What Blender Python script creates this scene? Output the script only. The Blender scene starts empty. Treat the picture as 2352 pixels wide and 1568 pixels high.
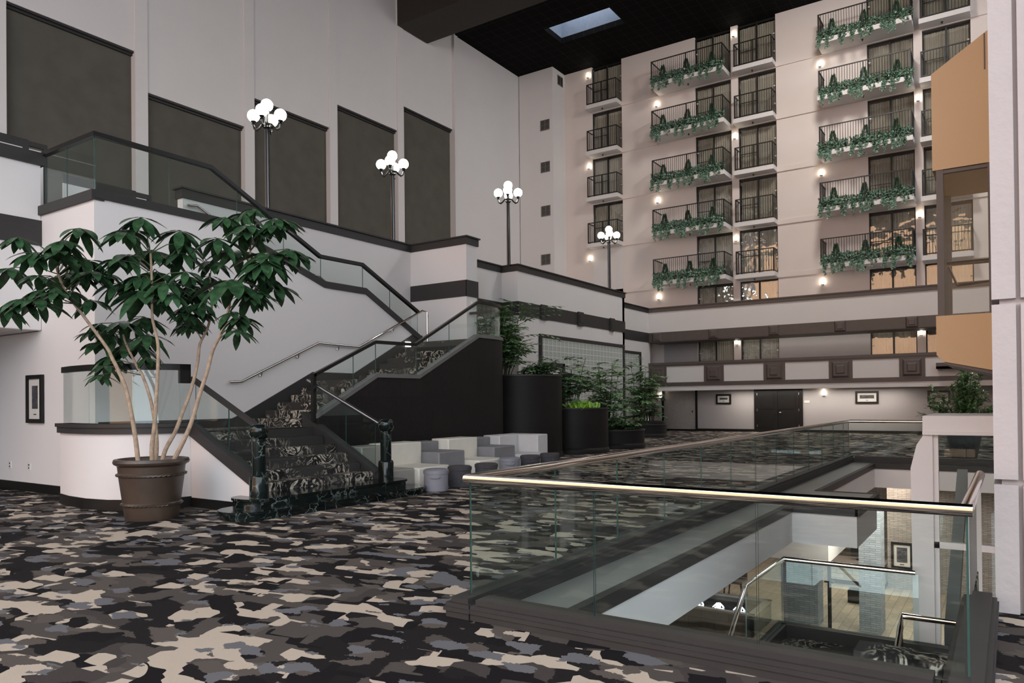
import bpy, math, random
from math import sin, cos, pi, radians
from mathutils import Vector, Matrix
R_ = random.Random(7)
SC = bpy.context.scene
COL = SC.collection

# ------------------------------------------------------------------ camera
F_PX, PPY = 1704.93, 909.607
yaw, pitch, roll = -0.590918367, 0.00739105, -0.00962721
fw = Vector((sin(yaw)*cos(pitch), cos(yaw)*cos(pitch), sin(pitch)))
r0 = Vector((cos(yaw), -sin(yaw), 0)); u0 = r0.cross(fw)
rt = r0*cos(roll) + u0*sin(roll); up = -r0*sin(roll) + u0*cos(roll)
cam = bpy.data.cameras.new('camera'); camo = bpy.data.objects.new('camera', cam); COL.objects.link(camo)
camo.matrix_world = Matrix(((rt.x, up.x, -fw.x, 0), (rt.y, up.y, -fw.y, 0), (rt.z, up.z, -fw.z, 1.65), (0, 0, 0, 1)))
cam.sensor_fit = 'HORIZONTAL'; cam.sensor_width = 36; cam.lens = F_PX/2352*36
cam.shift_y = (PPY-784)/2352; cam.clip_end = 300; cam.clip_start = .05
SC.camera = camo
# ------------------------------------------------------------------ world, light, exposure
W = bpy.data.worlds.new('sky'); SC.world = W; W.use_nodes = True
bg = W.node_tree.nodes['Background']; bg.inputs[0].default_value = (0.90, 0.96, 1.04, 1); bg.inputs[1].default_value = 2.1
vs = SC.view_settings; vs.view_transform = 'Standard'; vs.look = 'None'; vs.gamma = 1; vs.use_curve_mapping = False; vs.exposure = 1.05
cy = SC.cycles; cy.use_denoising = True; cy.max_bounces = 8; cy.diffuse_bounces = 4; cy.glossy_bounces = 4
cy.transparent_max_bounces = 32; cy.caustics_reflective = False; cy.caustics_refractive = False; cy.sample_clamp_indirect = 6
def area(name, loc, size, power, rot=(0, 0, 0), color=(1, .93, .84), sy=None):
    l = bpy.data.lights.new(name, 'AREA'); l.energy = power; l.size = size; l.color = color
    if sy: l.shape = 'RECTANGLE'; l.size_y = sy
    o = bpy.data.objects.new(name, l); o.location = loc; o.rotation_euler = rot; COL.objects.link(o); return o
sun = bpy.data.lights.new('sun', 'SUN'); sun.energy = 5.5; sun.angle = .02; sun.color = (1, .93, .82)
suno = bpy.data.objects.new('sun', sun); COL.objects.link(suno); suno.rotation_euler = Vector((.12, -.64, -.76)).to_track_quat('-Z', 'Y').to_euler()
# unseen fill lights added to brighten the corridors and the lower lobby
area('corridor_fill_light', (-8, 37.6, 2.1), 8, 60, sy=.5)
area('corridor_fill_light', (-8, 37.5, 5.0), 8, 25, sy=.5)
# added unseen fill light behind the ceiling beam, brightening planters, parapets and far floor
area('atrium_fill_light', (-5, 28.9, 19.6), 2, 520, rot=Vector((-4, 6.5, -17)).to_track_quat('-Z', 'Y').to_euler(), color=(1, .96, .9))
area('lobby_fill_light', (-1.6, 17.0, -.7), 3.2, 90, sy=3, color=(1, .92, .82))  # added lobby fill, no fitting overhead
area('lobby_fill_light', (-3.6, 21.5, -.7), 3, 90, sy=3, color=(1, .88, .74))
area('lobby_fill_light', (-6.0, 17.5, -.7), 2, 40, sy=3, color=(1, .88, .74))

# ------------------------------------------------------------------ helpers
def srgb(h):
    c = [int(h[i:i+2], 16)/255 for i in (0, 2, 4)]
    return tuple(x/12.92 if x <= .04045 else ((x+.055)/1.055)**2.4 for x in c) + (1,)
class NT:
    def __init__(s, name):
        s.m = bpy.data.materials.new(name); s.m.use_nodes = True; s.t = s.m.node_tree
        s.b = s.t.nodes['Principled BSDF']; s.out = s.t.nodes['Material Output']
    def n(s, typ, **kw):
        x = s.t.nodes.new(typ)
        for k, v in kw.items(): setattr(x, k, v)
        return x
    def l(s, a, b): s.t.links.new(a, b)
    def coord(s, scale=(1, 1, 1), kind='Object', rot=(0, 0, 0)):
        g = s.n('ShaderNodeTexCoord') if kind != 'world' else s.n('ShaderNodeNewGeometry')
        m = s.n('ShaderNodeMapping'); m.inputs['Scale'].default_value = scale; m.inputs['Rotation'].default_value = rot
        s.l(g.outputs['Position'] if kind == 'world' else g.outputs[kind], m.inputs[0]); return m.outputs[0]
    def noise(s, vec, scale, detail=3, rough=.5, dist=0):
        x = s.n('ShaderNodeTexNoise'); x.inputs['Scale'].default_value = scale; x.inputs['Detail'].default_value = detail
        x.inputs['Roughness'].default_value = rough; x.inputs['Distortion'].default_value = dist; s.l(vec, x.inputs[0]); return x
    def ramp(s, fac, stops, interp='LINEAR'):
        x = s.n('ShaderNodeValToRGB'); x.color_ramp.interpolation = interp; e = x.color_ramp.elements
        while len(e) > len(stops): e.remove(e[0])
        while len(e) < len(stops): e.new(1)
        for i, (p, c) in enumerate(stops): e[i].position = p; e[i].color = c
        s.l(fac, x.inputs[0]); return x.outputs[0]
    def bump(s, h, strength=.2, dist=.02):
        x = s.n('ShaderNodeBump'); x.inputs['Strength'].default_value = strength; x.inputs['Distance'].default_value = dist
        s.l(h, x.inputs['Height']); s.l(x.outputs[0], s.b.inputs['Normal'])
    def mix(s, fac, a, b):
        x = s.n('ShaderNodeMix', data_type='RGBA')
        if isinstance(fac, float): x.inputs[0].default_value = fac
        else: s.l(fac, x.inputs[0])
        for i, v in ((6, a), (7, b)):
            if isinstance(v, tuple): x.inputs[i].default_value = v
            else: s.l(v, x.inputs[i])
        return x.outputs[2]
    def math(s, op, a, b=None):
        x = s.n('ShaderNodeMath', operation=op)
        for i, v in enumerate((a, b)):
            if v is None: continue
            if isinstance(v, (int, float)): x.inputs[i].default_value = v
            else: s.l(v, x.inputs[i])
        return x.outputs[0]
def plain(name, hexc, rough=.6, metal=0, var=.06, nscale=6, bump=0, bscale=60, spec=.5, coat=0):
    m = NT(name); c = srgb(hexc); v = m.coord()
    n = m.noise(v, nscale, 4)
    a = tuple(min(1, x*(1-var)) for x in c[:3])+(1,); b = tuple(min(1, x*(1+var)) for x in c[:3])+(1,)
    m.l(m.ramp(n.outputs[0], [(.3, a), (.7, b)]), m.b.inputs['Base Color'])
    m.b.inputs['Roughness'].default_value = rough; m.b.inputs['Metallic'].default_value = metal
    m.b.inputs['Specular IOR Level'].default_value = spec; m.b.inputs['Coat Weight'].default_value = coat
    if bump: m.bump(m.noise(v, bscale, 3).outputs[0], bump)
    return m.m
def emit(name, hexc, s):
    m = NT(name); m.b.inputs['Base Color'].default_value = srgb(hexc); m.b.inputs['Emission Color'].default_value = srgb(hexc)
    m.b.inputs['Emission Strength'].default_value = s; return m.m
def glass(name, tint, ior=1.45, wavy=0.0):
    m = NT(name); t = m.t; t.nodes.remove(m.b)
    tr = m.n('ShaderNodeBsdfTransparent'); tr.inputs[0].default_value = tint
    gl = m.n('ShaderNodeBsdfGlossy'); gl.inputs['Roughness'].default_value = 0.0; gl.inputs[0].default_value = (.95, 1, .98, 1)
    if wavy:
        bp = m.n('ShaderNodeBump'); bp.inputs['Strength'].default_value = wavy; bp.inputs['Distance'].default_value = .05
        m.l(m.noise(m.coord(kind='world'), 1.6, 2).outputs[0], bp.inputs['Height']); m.l(bp.outputs[0], gl.inputs['Normal'])
    g = m.n('ShaderNodeNewGeometry'); dt = m.n('ShaderNodeVectorMath', operation='DOT_PRODUCT'); m.l(g.outputs['Normal'], dt.inputs[0]); m.l(g.outputs['Incoming'], dt.inputs[1])
    f0 = ((ior-1)/(ior+1))**2; c5 = m.math('POWER', m.math('SUBTRACT', 1.0, m.math('ABSOLUTE', dt.outputs['Value'])), 5.0)
    fr = m.math('ADD', m.math('MULTIPLY', c5, 1-f0), f0)
    mx = m.n('ShaderNodeMixShader'); m.l(fr, mx.inputs[0]); m.l(tr.outputs[0], mx.inputs[1]); m.l(gl.outputs[0], mx.inputs[2])
    m.l(mx.outputs[0], m.out.inputs[0]); return m.m

M = {}
M['white'] = plain('painted plaster', 'D9D4D2', .75, var=.015, nscale=.8, bump=.05, bscale=40)
M['facade'] = plain('warm white facade paint', 'DCD0CA', .75, var=.015, nscale=.8, bump=.05, bscale=40)
M['concrete'] = plain('painted concrete', 'B3ABAA', .8, var=.03, nscale=2, bump=.25, bscale=18)
M['taupe'] = plain('taupe wallpaper', 'A9A3A2', .75, var=.02, nscale=1)
M['blind'] = plain('grey recessed panel', '56524A', .85, var=.12, nscale=1.2, bump=.1, bscale=50)
M['dark'] = plain('charcoal trim paint', '343231', .5, var=.05, spec=.3)
M['brown'] = plain('dark brown trim', '574D49', .5, var=.05)
M['rail'] = plain('black rail paint', '181716', .35, var=.05, spec=.35)
M['black'] = plain('black metal', '17140F', .5, var=.05)
M['iron'] = plain('black lamp iron', '141414', .22, var=.1, spec=.8)
M['beam'] = plain('dark beam', '2A2520', .7, var=.1)
M['leather'] = None
M['chrome'] = plain('polished steel', 'D8D2CC', .08, 1, .01)
M['steel'] = plain('satin steel', 'B5B2B0', .3, 1, .02)
M['glass'] = glass('clear sheet glass', (.925, .965, .955, 1))
M['glassedge'] = plain('glass edge', '38544E', .15, var=.05)
M['pane'] = glass('window pane', (.86, .87, .85, 1), 2.3, .35)
M['lift_glass'] = glass('lift glass', (.91, .94, .94, 1), 1.25)
M['curtain'] = plain('sheer curtain', 'BDB5A9', .9, var=.08, nscale=3)
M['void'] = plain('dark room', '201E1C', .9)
M['tan'] = plain('tan lift cladding', 'C29F76', .45, var=.03, nscale=1)
M['globe'] = emit('lit globe', 'FFFDF6', 5.0)
M['sconce'] = emit('lit sconce', 'FFF3DE', 7)
M['jet'] = emit('lit fountain jet', 'E8F0FF', 6)
M['bark'] = plain('pale bark', 'A08C78', .8, var=.25, nscale=14, bump=.3, bscale=30)
M['stem'] = plain('green stem', '3E4A2C', .7, var=.2)
M['soil'] = plain('potting soil', '2B231C', .95, var=.3, nscale=30, bump=.6, bscale=40)
M['terracotta'] = plain('terracotta box', '6A4335', .8, var=.12)
M['photo'] = None
M['paper'] = plain('picture mount', 'C9C5BF', .9, var=.02)
M['bronze'] = plain('bronze pot', '40342B', .38, var=.22, nscale=3, spec=.6)
M['grey_leather'] = plain('grey vinyl', '7F7D80', .55, var=.05, bump=.05)
M['mid_leather'] = plain('mid grey vinyl', '9A968F', .55, var=.05, bump=.05)
M['pale_leather'] = plain('pale grey vinyl', 'C6C4C3', .55, var=.03, bump=.05)
M['cream_leather'] = plain('ivory vinyl', 'DCD7CB', .55, var=.03, bump=.05)
M['charcoal_fabric'] = plain('charcoal fabric', '454347', .95, var=.3, nscale=40, bump=.4, bscale=120)
M['blue_vinyl'] = plain('blue grey vinyl', '83838C', .55, var=.04, bump=.05)
M['plate'] = plain('plate plastic', 'D5D2CC', .5)
M['vent'] = plain('vent metal', '6C6864', .5)
M['ledge'] = plain('grey ledge paint', '7C7C78', .35, var=.05, nscale=2)

def leafmat(name, a, b, rough=.35, sc=9):
    m = NT(name); v = m.coord(); n = m.noise(v, sc, 2); info = m.n('ShaderNodeObjectInfo')
    m.l(m.ramp(n.outputs[0], [(.3, srgb(a)), (.7, srgb(b))]), m.b.inputs['Base Color'])
    m.b.inputs['Roughness'].default_value = rough; m.b.inputs['Specular IOR Level'].default_value = .5
    m.b.inputs['Transmission Weight'].default_value = 0; return m.m
M['leaf_big'] = leafmat('umbrella leaf', '223A26', '3E6040', .25)
M['leaf_fern'] = leafmat('fishtail leaf', '4A7348', 'A4C890', .4, 14)
M['leaf_lime'] = leafmat('lime leaf', '6FA32C', '95C445', .45)
M['leaf_ivy'] = leafmat('ivy leaf', '20382A', '8FB29A', .4, 22)
M['leaf_cone'] = leafmat('conifer needles', '2C4A36', '4C7054', .6)
M['leaf_dark'] = leafmat('glossy dark leaf', '3A5E38', '82A872', .28, 14)

def m_carpet():
    m = NT('abstract carpet'); v = m.coord(kind='world')
    warp = m.noise(v, 1.1, 3); wv = m.n('ShaderNodeVectorMath', operation='SCALE'); m.l(warp.outputs['Color'], wv.inputs[0]); wv.inputs['Scale'].default_value = .22
    ad = m.n('ShaderNodeVectorMath', operation='ADD'); m.l(v, ad.inputs[0]); m.l(wv.outputs[0], ad.inputs[1])
    fuzz = m.noise(v, 40, 2); fz = m.n('ShaderNodeVectorMath', operation='SCALE'); m.l(fuzz.outputs['Color'], fz.inputs[0]); fz.inputs['Scale'].default_value = .045
    ad2 = m.n('ShaderNodeVectorMath', operation='ADD'); m.l(ad.outputs[0], ad2.inputs[0]); m.l(fz.outputs[0], ad2.inputs[1])
    def vor(vec, scale, rand=1.0, dist='MANHATTAN'):
        x = m.n('ShaderNodeTexVoronoi', distance=dist); x.inputs['Scale'].default_value = scale; x.inputs['Randomness'].default_value = rand
        mp = m.n('ShaderNodeMapping'); mp.inputs['Rotation'].default_value = (0, 0, -.25); mp.inputs['Scale'].default_value = (1, 1.6, 1)
        m.l(vec, mp.inputs[0]); m.l(mp.outputs[0], x.inputs[0]); s = m.n('ShaderNodeSeparateColor'); m.l(x.outputs['Color'], s.inputs[0]); return s
    a = vor(ad2.outputs[0], 1.7); b = vor(ad.outputs[0], 3.6, 1.0, 'CHEBYCHEV'); c = vor(ad2.outputs[0], 4.6)
    base = m.ramp(a.outputs[0], [(0, srgb('221F1F')), (.38, srgb('504A46')), (.72, srgb('45403D')), (.84, srgb('221F1F'))], 'CONSTANT')
    blk = m.math('GREATER_THAN', b.outputs[1], .72)
    s1 = m.mix(blk, base, srgb('1B191A'))
    beige = m.math('GREATER_THAN', m.math('ADD', b.outputs[0], m.math('MULTIPLY', m.noise(v, .9, 2).outputs[0], .7)), 1.1)
    s2 = m.mix(beige, s1, srgb('B9AB9B'))
    blue = m.math('GREATER_THAN', c.outputs[2], .86)
    s3 = m.mix(blue, s2, srgb('69686B'))
    brn = m.math('GREATER_THAN', c.outputs[1], .88)
    s4 = m.mix(brn, s3, srgb('5A534D'))
    m.l(s4, m.b.inputs['Base Color']); m.b.inputs['Roughness'].default_value = .95; m.b.inputs['Specular IOR Level'].default_value = .1
    m.bump(m.noise(v, 160, 2).outputs[0], .3, .01); return m.m
M['carpet'] = m_carpet()
def m_stair():
    m = NT('swirl stair carpet'); v = m.coord(kind='world')
    n = m.noise(v, 2.6, 3, .6, 1.6)
    w = m.n('ShaderNodeTexNoise'); m.l(v, w.inputs[0]); w.inputs['Scale'].default_value = 1.3
    f = m.math('FRACT', m.math('MULTIPLY', n.outputs[0], 6.0))
    c1 = m.ramp(f, [(0, srgb('1C1A1A')), (.3, srgb('2A2827')), (.45, srgb('6E6963')), (.62, srgb('CFC6B6')), (.8, srgb('4E4A47')), (1, srgb('1C1A1A'))])
    c2 = m.mix(m.ramp(w.outputs[0], [(.4, (0, 0, 0, 1)), (.56, (1, 1, 1, 1))]), c1, srgb('3C3A38'))
    m.l(c2, m.b.inputs['Base Color']); m.b.inputs['Roughness'].default_value = .95; m.b.inputs['Specular IOR Level'].default_value = .1
    m.bump(m.noise(v, 150, 2).outputs[0], .3, .01); return m.m
M['stair'] = m_stair()
def m_marble():
    m = NT('green black marble'); v = m.coord(kind='world'); n = m.noise(v, 2.5, 4, .6)
    sv = m.n('ShaderNodeVectorMath', operation='SCALE'); m.l(n.outputs['Color'], sv.inputs[0]); sv.inputs['Scale'].default_value = .5
    ad = m.n('ShaderNodeVectorMath', operation='ADD'); m.l(v, ad.inputs[0]); m.l(sv.outputs[0], ad.inputs[1])
    x = m.n('ShaderNodeTexVoronoi', feature='DISTANCE_TO_EDGE'); x.inputs['Scale'].default_value = 4.5; m.l(ad.outputs[0], x.inputs[0])
    mask = m.noise(v, 3, 2)
    vein = m.math('MULTIPLY', m.ramp(x.outputs[0], [(0, (1, 1, 1, 1)), (.018, (.5, .5, .5, 1)), (.05, (0, 0, 0, 1))]), m.ramp(mask.outputs[0], [(.42, (0, 0, 0, 1)), (.6, (1, 1, 1, 1))]))
    base = m.ramp(n.outputs[0], [(.3, srgb('090B0B')), (.7, srgb('15201E'))])
    m.l(m.mix(vein, base, srgb('717C78')), m.b.inputs['Base Color']); m.b.inputs['Roughness'].default_value = .12; m.b.inputs['Specular IOR Level'].default_value = .35; return m.m
M['marble'] = m_marble()
def m_leather():
    m = NT('dark embossed cladding'); v = m.coord(kind='world')
    br = m.n('ShaderNodeTexBrick'); m.l(v, br.inputs[0])
    mp = m.n('ShaderNodeMapping'); g = m.n('ShaderNodeNewGeometry'); sx = m.n('ShaderNodeSeparateXYZ'); cb = m.n('ShaderNodeCombineXYZ')
    m.l(g.outputs['Position'], sx.inputs[0]); m.l(m.math('ADD', sx.outputs[0], sx.outputs[1]), cb.inputs[0]); m.l(sx.outputs[2], cb.inputs[1]); m.l(cb.outputs[0], br.inputs[0])
    br.inputs['Scale'].default_value = .62; br.inputs['Mortar Size'].default_value = .004; br.inputs['Brick Width'].default_value = .45; br.inputs['Row Height'].default_value = .55
    br.inputs['Color1'].default_value = srgb('1A1817'); br.inputs['Color2'].default_value = srgb('201E1C'); br.inputs['Mortar'].default_value = srgb('141211')
    n = m.noise(v, 5, 5, .7, 3)
    m.l(m.mix(m.ramp(n.outputs[0], [(.35, (0, 0, 0, 1)), (.8, (.5, .5, .5, 1))]), br.outputs[0], srgb('2A2827')), m.b.inputs['Base Color'])
    m.b.inputs['Roughness'].default_value = .55; m.b.inputs['Specular IOR Level'].default_value = .2; m.bump(n.outputs[0], .15, .02); return m.m
M['leather'] = m_leather()
def m_ceiling():
    m = NT('black ceiling tiles'); v = m.coord(kind='world'); br = m.n('ShaderNodeTexBrick'); m.l(v, br.inputs[0])
    br.offset = 0; br.inputs['Scale'].default_value = 1; br.inputs['Brick Width'].default_value = .62; br.inputs['Row Height'].default_value = .62; br.inputs['Mortar Size'].default_value = .012
    br.inputs['Color1'].default_value = srgb('0B0A0A'); br.inputs['Color2'].default_value = srgb('0D0C0C'); br.inputs['Mortar'].default_value = srgb('262424')
    m.l(br.outputs[0], m.b.inputs['Base Color']); m.b.inputs['Roughness'].default_value = .9; m.b.inputs['Specular IOR Level'].default_value = .1; return m.m
M['ceiling'] = m_ceiling()
def m_brick(name, c1, c2, mo, axis='xz', bw=.3, rh=.09, mort=.008, dist=0):
    m = NT(name); g = m.n('ShaderNodeNewGeometry'); sx = m.n('ShaderNodeSeparateXYZ'); cb = m.n('ShaderNodeCombineXYZ')
    m.l(g.outputs['Position'], sx.inputs[0])
    if axis == 'xz': m.l(m.math('ADD', sx.outputs[0], sx.outputs[1]), cb.inputs[0]); m.l(sx.outputs[2], cb.inputs[1])
    else: m.l(sx.outputs[1], cb.inputs[0]); m.l(sx.outputs[0], cb.inputs[1])
    br = m.n('ShaderNodeTexBrick'); m.l(cb.outputs[0], br.inputs[0]); br.inputs['Scale'].default_value = 1
    br.inputs['Brick Width'].default_value = bw; br.inputs['Row Height'].default_value = rh; br.inputs['Mortar Size'].default_value = mort
    br.inputs['Color1'].default_value = srgb(c1); br.inputs['Color2'].default_value = srgb(c2); br.inputs['Mortar'].default_value = srgb(mo)
    n = m.noise(cb.outputs[0], 9, 3)
    m.l(m.mix(m.ramp(n.outputs[0], [(.4, (0, 0, 0, 1)), (.8, (.45, .45, .45, 1))]), br.outputs[0], srgb(mo)), m.b.inputs['Base Color'])
    m.b.inputs['Roughness'].default_value = .7; m.bump(br.outputs[1], -.2, .01); return m.m
M['brick'] = m_brick('woven brick wallpaper', '9FA3A7', '858B90', '6C7277', bw=.22, rh=.045, mort=.006)
M['tanbrick'] = m_brick('warm brick wallpaper', 'A59C95', '8D857E', '6F6862', bw=.2, rh=.045, mort=.006)
M['wood'] = m_brick('wood look tile', '9A8A78', '85776A', '5E544A', 'yx', .9, .2, .006)
M['block'] = m_brick('painted brick', 'C9C5BE', 'B9B5AE', '9A968F', bw=.4, rh=.12, mort=.008)
M['tile'] = m_brick('basin tile', '6A6357', '5E584E', '46423B', bw=.6, rh=.35, mort=.006)
def m_glassblock():
    m = NT('glass blocks'); v = m.coord(kind='world'); g = m.n('ShaderNodeSeparateXYZ'); m.l(v, g.inputs[0])
    def cell(o, s):
        f = m.math('FRACT', m.math('MULTIPLY', o, 1/s)); return m.math('ABSOLUTE', m.math('SUBTRACT', f, .5))
    a = cell(g.outputs[1], .30); b = cell(g.outputs[2], .22)
    line = m.math('GREATER_THAN', m.math('MAXIMUM', a, b), .472)
    core = m.ramp(m.math('MAXIMUM', a, b), [(.1, srgb('B2B6B0')), (.3, srgb('A3A8A2')), (.46, srgb('BCC0BA'))])
    m.l(m.mix(line, core, srgb('DCDED8')), m.b.inputs['Base Color']); m.b.inputs['Roughness'].default_value = .18
    m.bump(m.math('MAXIMUM', a, b), .35, .03); return m.m
M['glassblock'] = m_glassblock()
def m_photo():
    m = NT('old black and white photograph'); v = m.coord(scale=(1, 1, 1)); n = m.noise(v, 9, 6, .7, 1)
    m.l(m.ramp(n.outputs[0], [(.3, srgb('1E1E20')), (.55, srgb('4A4A4E')), (.75, srgb('8C8C90'))]), m.b.inputs['Base Color']); m.b.inputs['Roughness'].default_value = .3; return m.m
M['photo'] = m_photo()
def m_water():
    m = NT('dark basin water'); v = m.coord(); m.b.inputs['Base Color'].default_value = srgb('15181C'); m.b.inputs['Roughness'].default_value = .08
    m.bump(m.noise(v, 14, 3).outputs[0], .3, .03); return m.m
M['water'] = m_water()

class MB:
    """collects shapes and links them as one mesh object"""
    def __init__(s): s.v = []; s.f = []; s.mi = []; s.cur = 0
    def add(s, vs, fs):
        o = len(s.v); s.v += [tuple(p) for p in vs]; s.f += [tuple(i+o for i in q) for q in fs]; s.mi += [s.cur]*len(fs); return s
    def box(s, x0, x1, y0, y1, z0, z1):
        if x0 > x1: x0, x1 = x1, x0
        if y0 > y1: y0, y1 = y1, y0
        if z0 > z1: z0, z1 = z1, z0
        return s.add([(x0, y0, z0), (x1, y0, z0), (x1, y1, z0), (x0, y1, z0), (x0, y0, z1), (x1, y0, z1), (x1, y1, z1), (x0, y1, z1)],
                     [(0, 3, 2, 1), (4, 5, 6, 7), (0, 1, 5, 4), (1, 2, 6, 5), (2, 3, 7, 6), (3, 0, 4, 7)])
    def prism(s, pts, axis, a, b):
        n = len(pts)
        def P(p, t): return (t, p[0], p[1]) if axis == 'x' else (p[0], t, p[1]) if axis == 'y' else (p[0], p[1], t)
        A = [P(p, a) for p in pts]; B = [P(p, b) for p in pts]
        return s.add(A+B, [tuple(range(n)), tuple(range(2*n-1, n-1, -1))]+[(i, i+n, (i+1) % n+n, (i+1) % n) for i in range(n)])
    def band(s, pts, h, axis, a, b):
        return s.prism(list(pts)+[(p[0], p[1]-h) for p in reversed(pts)], axis, a, b)
    def tube(s, path, r, n=8, caps=True):
        P = [Vector(p) for p in path]; k = len(P); rs = r if isinstance(r, (list, tuple)) else [r]*k; rings = []; ref = None
        for i in range(k):
            d = (P[min(i+1, k-1)]-P[max(i-1, 0)]).normalized()
            if ref is None: ref = Vector((0, 0, 1)) if abs(d.z) < .9 else Vector((1, 0, 0))
            a = (ref-d*ref.dot(d)).normalized(); b = d.cross(a); ref = a
            m = 1.0
            if 0 < i < k-1:
                c = (P[i]-P[i-1]).normalized().dot((P[i+1]-P[i]).normalized()); m = min(1.6, 1/max(.3, math.sqrt((1+c)/2)))
            rings.append([P[i]+(a*cos(2*pi*j/n)+b*sin(2*pi*j/n))*rs[i]*(1 if m == 1 else m**.5) for j in range(n)])
        vs = [p for q in rings for p in q]; fs = [(i*n+j, i*n+(j+1) % n, (i+1)*n+(j+1) % n, (i+1)*n+j) for i in range(k-1) for j in range(n)]
        if caps: fs += [tuple(range(n-1, -1, -1)), tuple((k-1)*n+j for j in range(n))]
        return s.add(vs, fs)
    def lathe(s, prof, n=20, c=(0, 0, 0), closed=False):
        vs = [(c[0]+r*cos(2*pi*j/n), c[1]+r*sin(2*pi*j/n), c[2]+z) for r, z in prof for j in range(n)]; k = len(prof)
        fs = [(i*n+j, i*n+(j+1) % n, (i+1)*n+(j+1) % n, (i+1)*n+j) for i in range(k-1) for j in range(n)]
        if not closed: fs += [tuple(range(n-1, -1, -1)), tuple((k-1)*n+j for j in range(n))]
        return s.add(vs, fs)
    def ball(s, c, r, n=16, m=10):
        return s.lathe([(max(r*sin(pi*i/m), 1e-4), -r*cos(pi*i/m)) for i in range(m+1)], n, c)
    def wall(s, path, z0, z1, t0, t1):
        """vertical sheet along a plan path, from offset t0 to t1 to the left of travel; z0/z1 numbers or lists"""
        P = [Vector((p[0], p[1], 0)) for p in path]; k = len(P); vs = []
        for i in range(k):
            n = Vector((0, 0, 0))
            if i > 0: d = (P[i]-P[i-1]).normalized(); n += Vector((-d.y, d.x, 0))
            if i < k-1: d = (P[i+1]-P[i]).normalized(); n += Vector((-d.y, d.x, 0))
            n = n.normalized()
            if 0 < i < k-1:
                d = (P[i]-P[i-1]).normalized(); n /= max(.4, n.dot(Vector((-d.y, d.x, 0))))
            a = z0[i] if isinstance(z0, (list, tuple)) else z0; b = z1[i] if isinstance(z1, (list, tuple)) else z1
            q0 = P[i]+n*t0; q1 = P[i]+n*t1
            vs += [(q0.x, q0.y, a), (q1.x, q1.y, a), (q1.x, q1.y, b), (q0.x, q0.y, b)]
        fs = [(4*i+j, 4*i+(j+1) % 4, 4*i+4+(j+1) % 4, 4*i+4+j) for i in range(k-1) for j in range(4)] + [(3, 2, 1, 0), (4*k-4, 4*k-3, 4*k-2, 4*k-1)]
        return s.add(vs, fs)
    def leaf(s, base, d, nrm, L, Wd, droop=.0, fold=.15):
        d = d.normalized(); side = d.cross(nrm).normalized(); n = side.cross(d)
        def pt(t, w): return base+d*(L*t)-Vector((0, 0, 1))*(droop*L*t*t)+side*w+n*(abs(w)*fold)
        return s.add([base, pt(.3, Wd*.42), pt(.3, -Wd*.42), pt(.66, Wd*.45), pt(.66, -Wd*.45), pt(1, 0), pt(.33, 0), pt(.7, 0)],
                     [(0, 6, 1), (0, 2, 6), (6, 7, 3, 1), (6, 2, 4, 7), (7, 5, 3), (7, 4, 5)])
    def quad(s, base, d, nrm, L, Wd):
        side = d.cross(nrm).normalized()
        return s.add([base, base+d*(L*.5)+side*(Wd*.5), base+d*L, base+d*(L*.5)-side*(Wd*.5)], [(0, 1, 2, 3)])
    def build(s, name, mat, parent=None, origin=None, smooth=True, bevel=0):
        me = bpy.data.meshes.new(name)
        if origin is None:
            if parent is not None: origin = wloc(parent)
            else:
                xs = [p[0] for p in s.v]; ys = [p[1] for p in s.v]; zs = [p[2] for p in s.v]
                origin = Vector(((min(xs)+max(xs))/2, (min(ys)+max(ys))/2, min(zs)))
        origin = Vector(origin)
        me.from_pydata([(p[0]-origin.x, p[1]-origin.y, p[2]-origin.z) for p in s.v], [], s.f)
        for m in (mat if isinstance(mat, (list, tuple)) else [mat]): me.materials.append(m)
        for i, p in enumerate(me.polygons): p.material_index = s.mi[i]
        if smooth:
            me.polygons.foreach_set('use_smooth', [True]*len(me.polygons)); me.set_sharp_from_angle(angle=radians(38))
        me.update(); o = bpy.data.objects.new(name, me); COL.objects.link(o)
        if parent is not None: o.parent = parent; o.location = origin-wloc(parent)
        else: o.location = origin
        if bevel:
            b = o.modifiers.new('bevel', 'BEVEL'); b.width = bevel; b.segments = 2; b.limit_method = 'ANGLE'
        return o
def wloc(o):
    p = Vector(o.location)
    while o.parent: o = o.parent; p = p+Vector(o.location)
    return p
def tag(o, label=None, cat=None, group=None, kind=None):
    if label: o['label'] = label
    if cat: o['category'] = cat
    if group: o['group'] = group
    if kind: o['kind'] = kind
    return o
def thing(name, loc, label, cat, group=None, kind=None):
    o = bpy.data.objects.new(name, None); o.location = loc; o.empty_display_size = .1; COL.objects.link(o); return tag(o, label, cat, group, kind)
def struct(name, mb, mat, label, cat, **kw): return tag(mb.build(name, mat, **kw), label, cat, kind='structure')
def copy_tree(o, parent=None):
    c = o.copy(); COL.objects.link(c)
    if parent is not None: c.parent = parent
    for ch in list(o.children): copy_tree(ch, c)
    return c
B = lambda *a: MB().box(*a)
def interp(line, t):
    for (a, za), (b, zb) in zip(line, line[1:]):
        if min(a, b)-1e-6 <= t <= max(a, b)+1e-6: return za+(zb-za)*(t-a)/(b-a) if b != a else za
    return line[-1][1] if abs(t-line[-1][0]) < abs(t-line[0][0]) else line[0][1]
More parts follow.
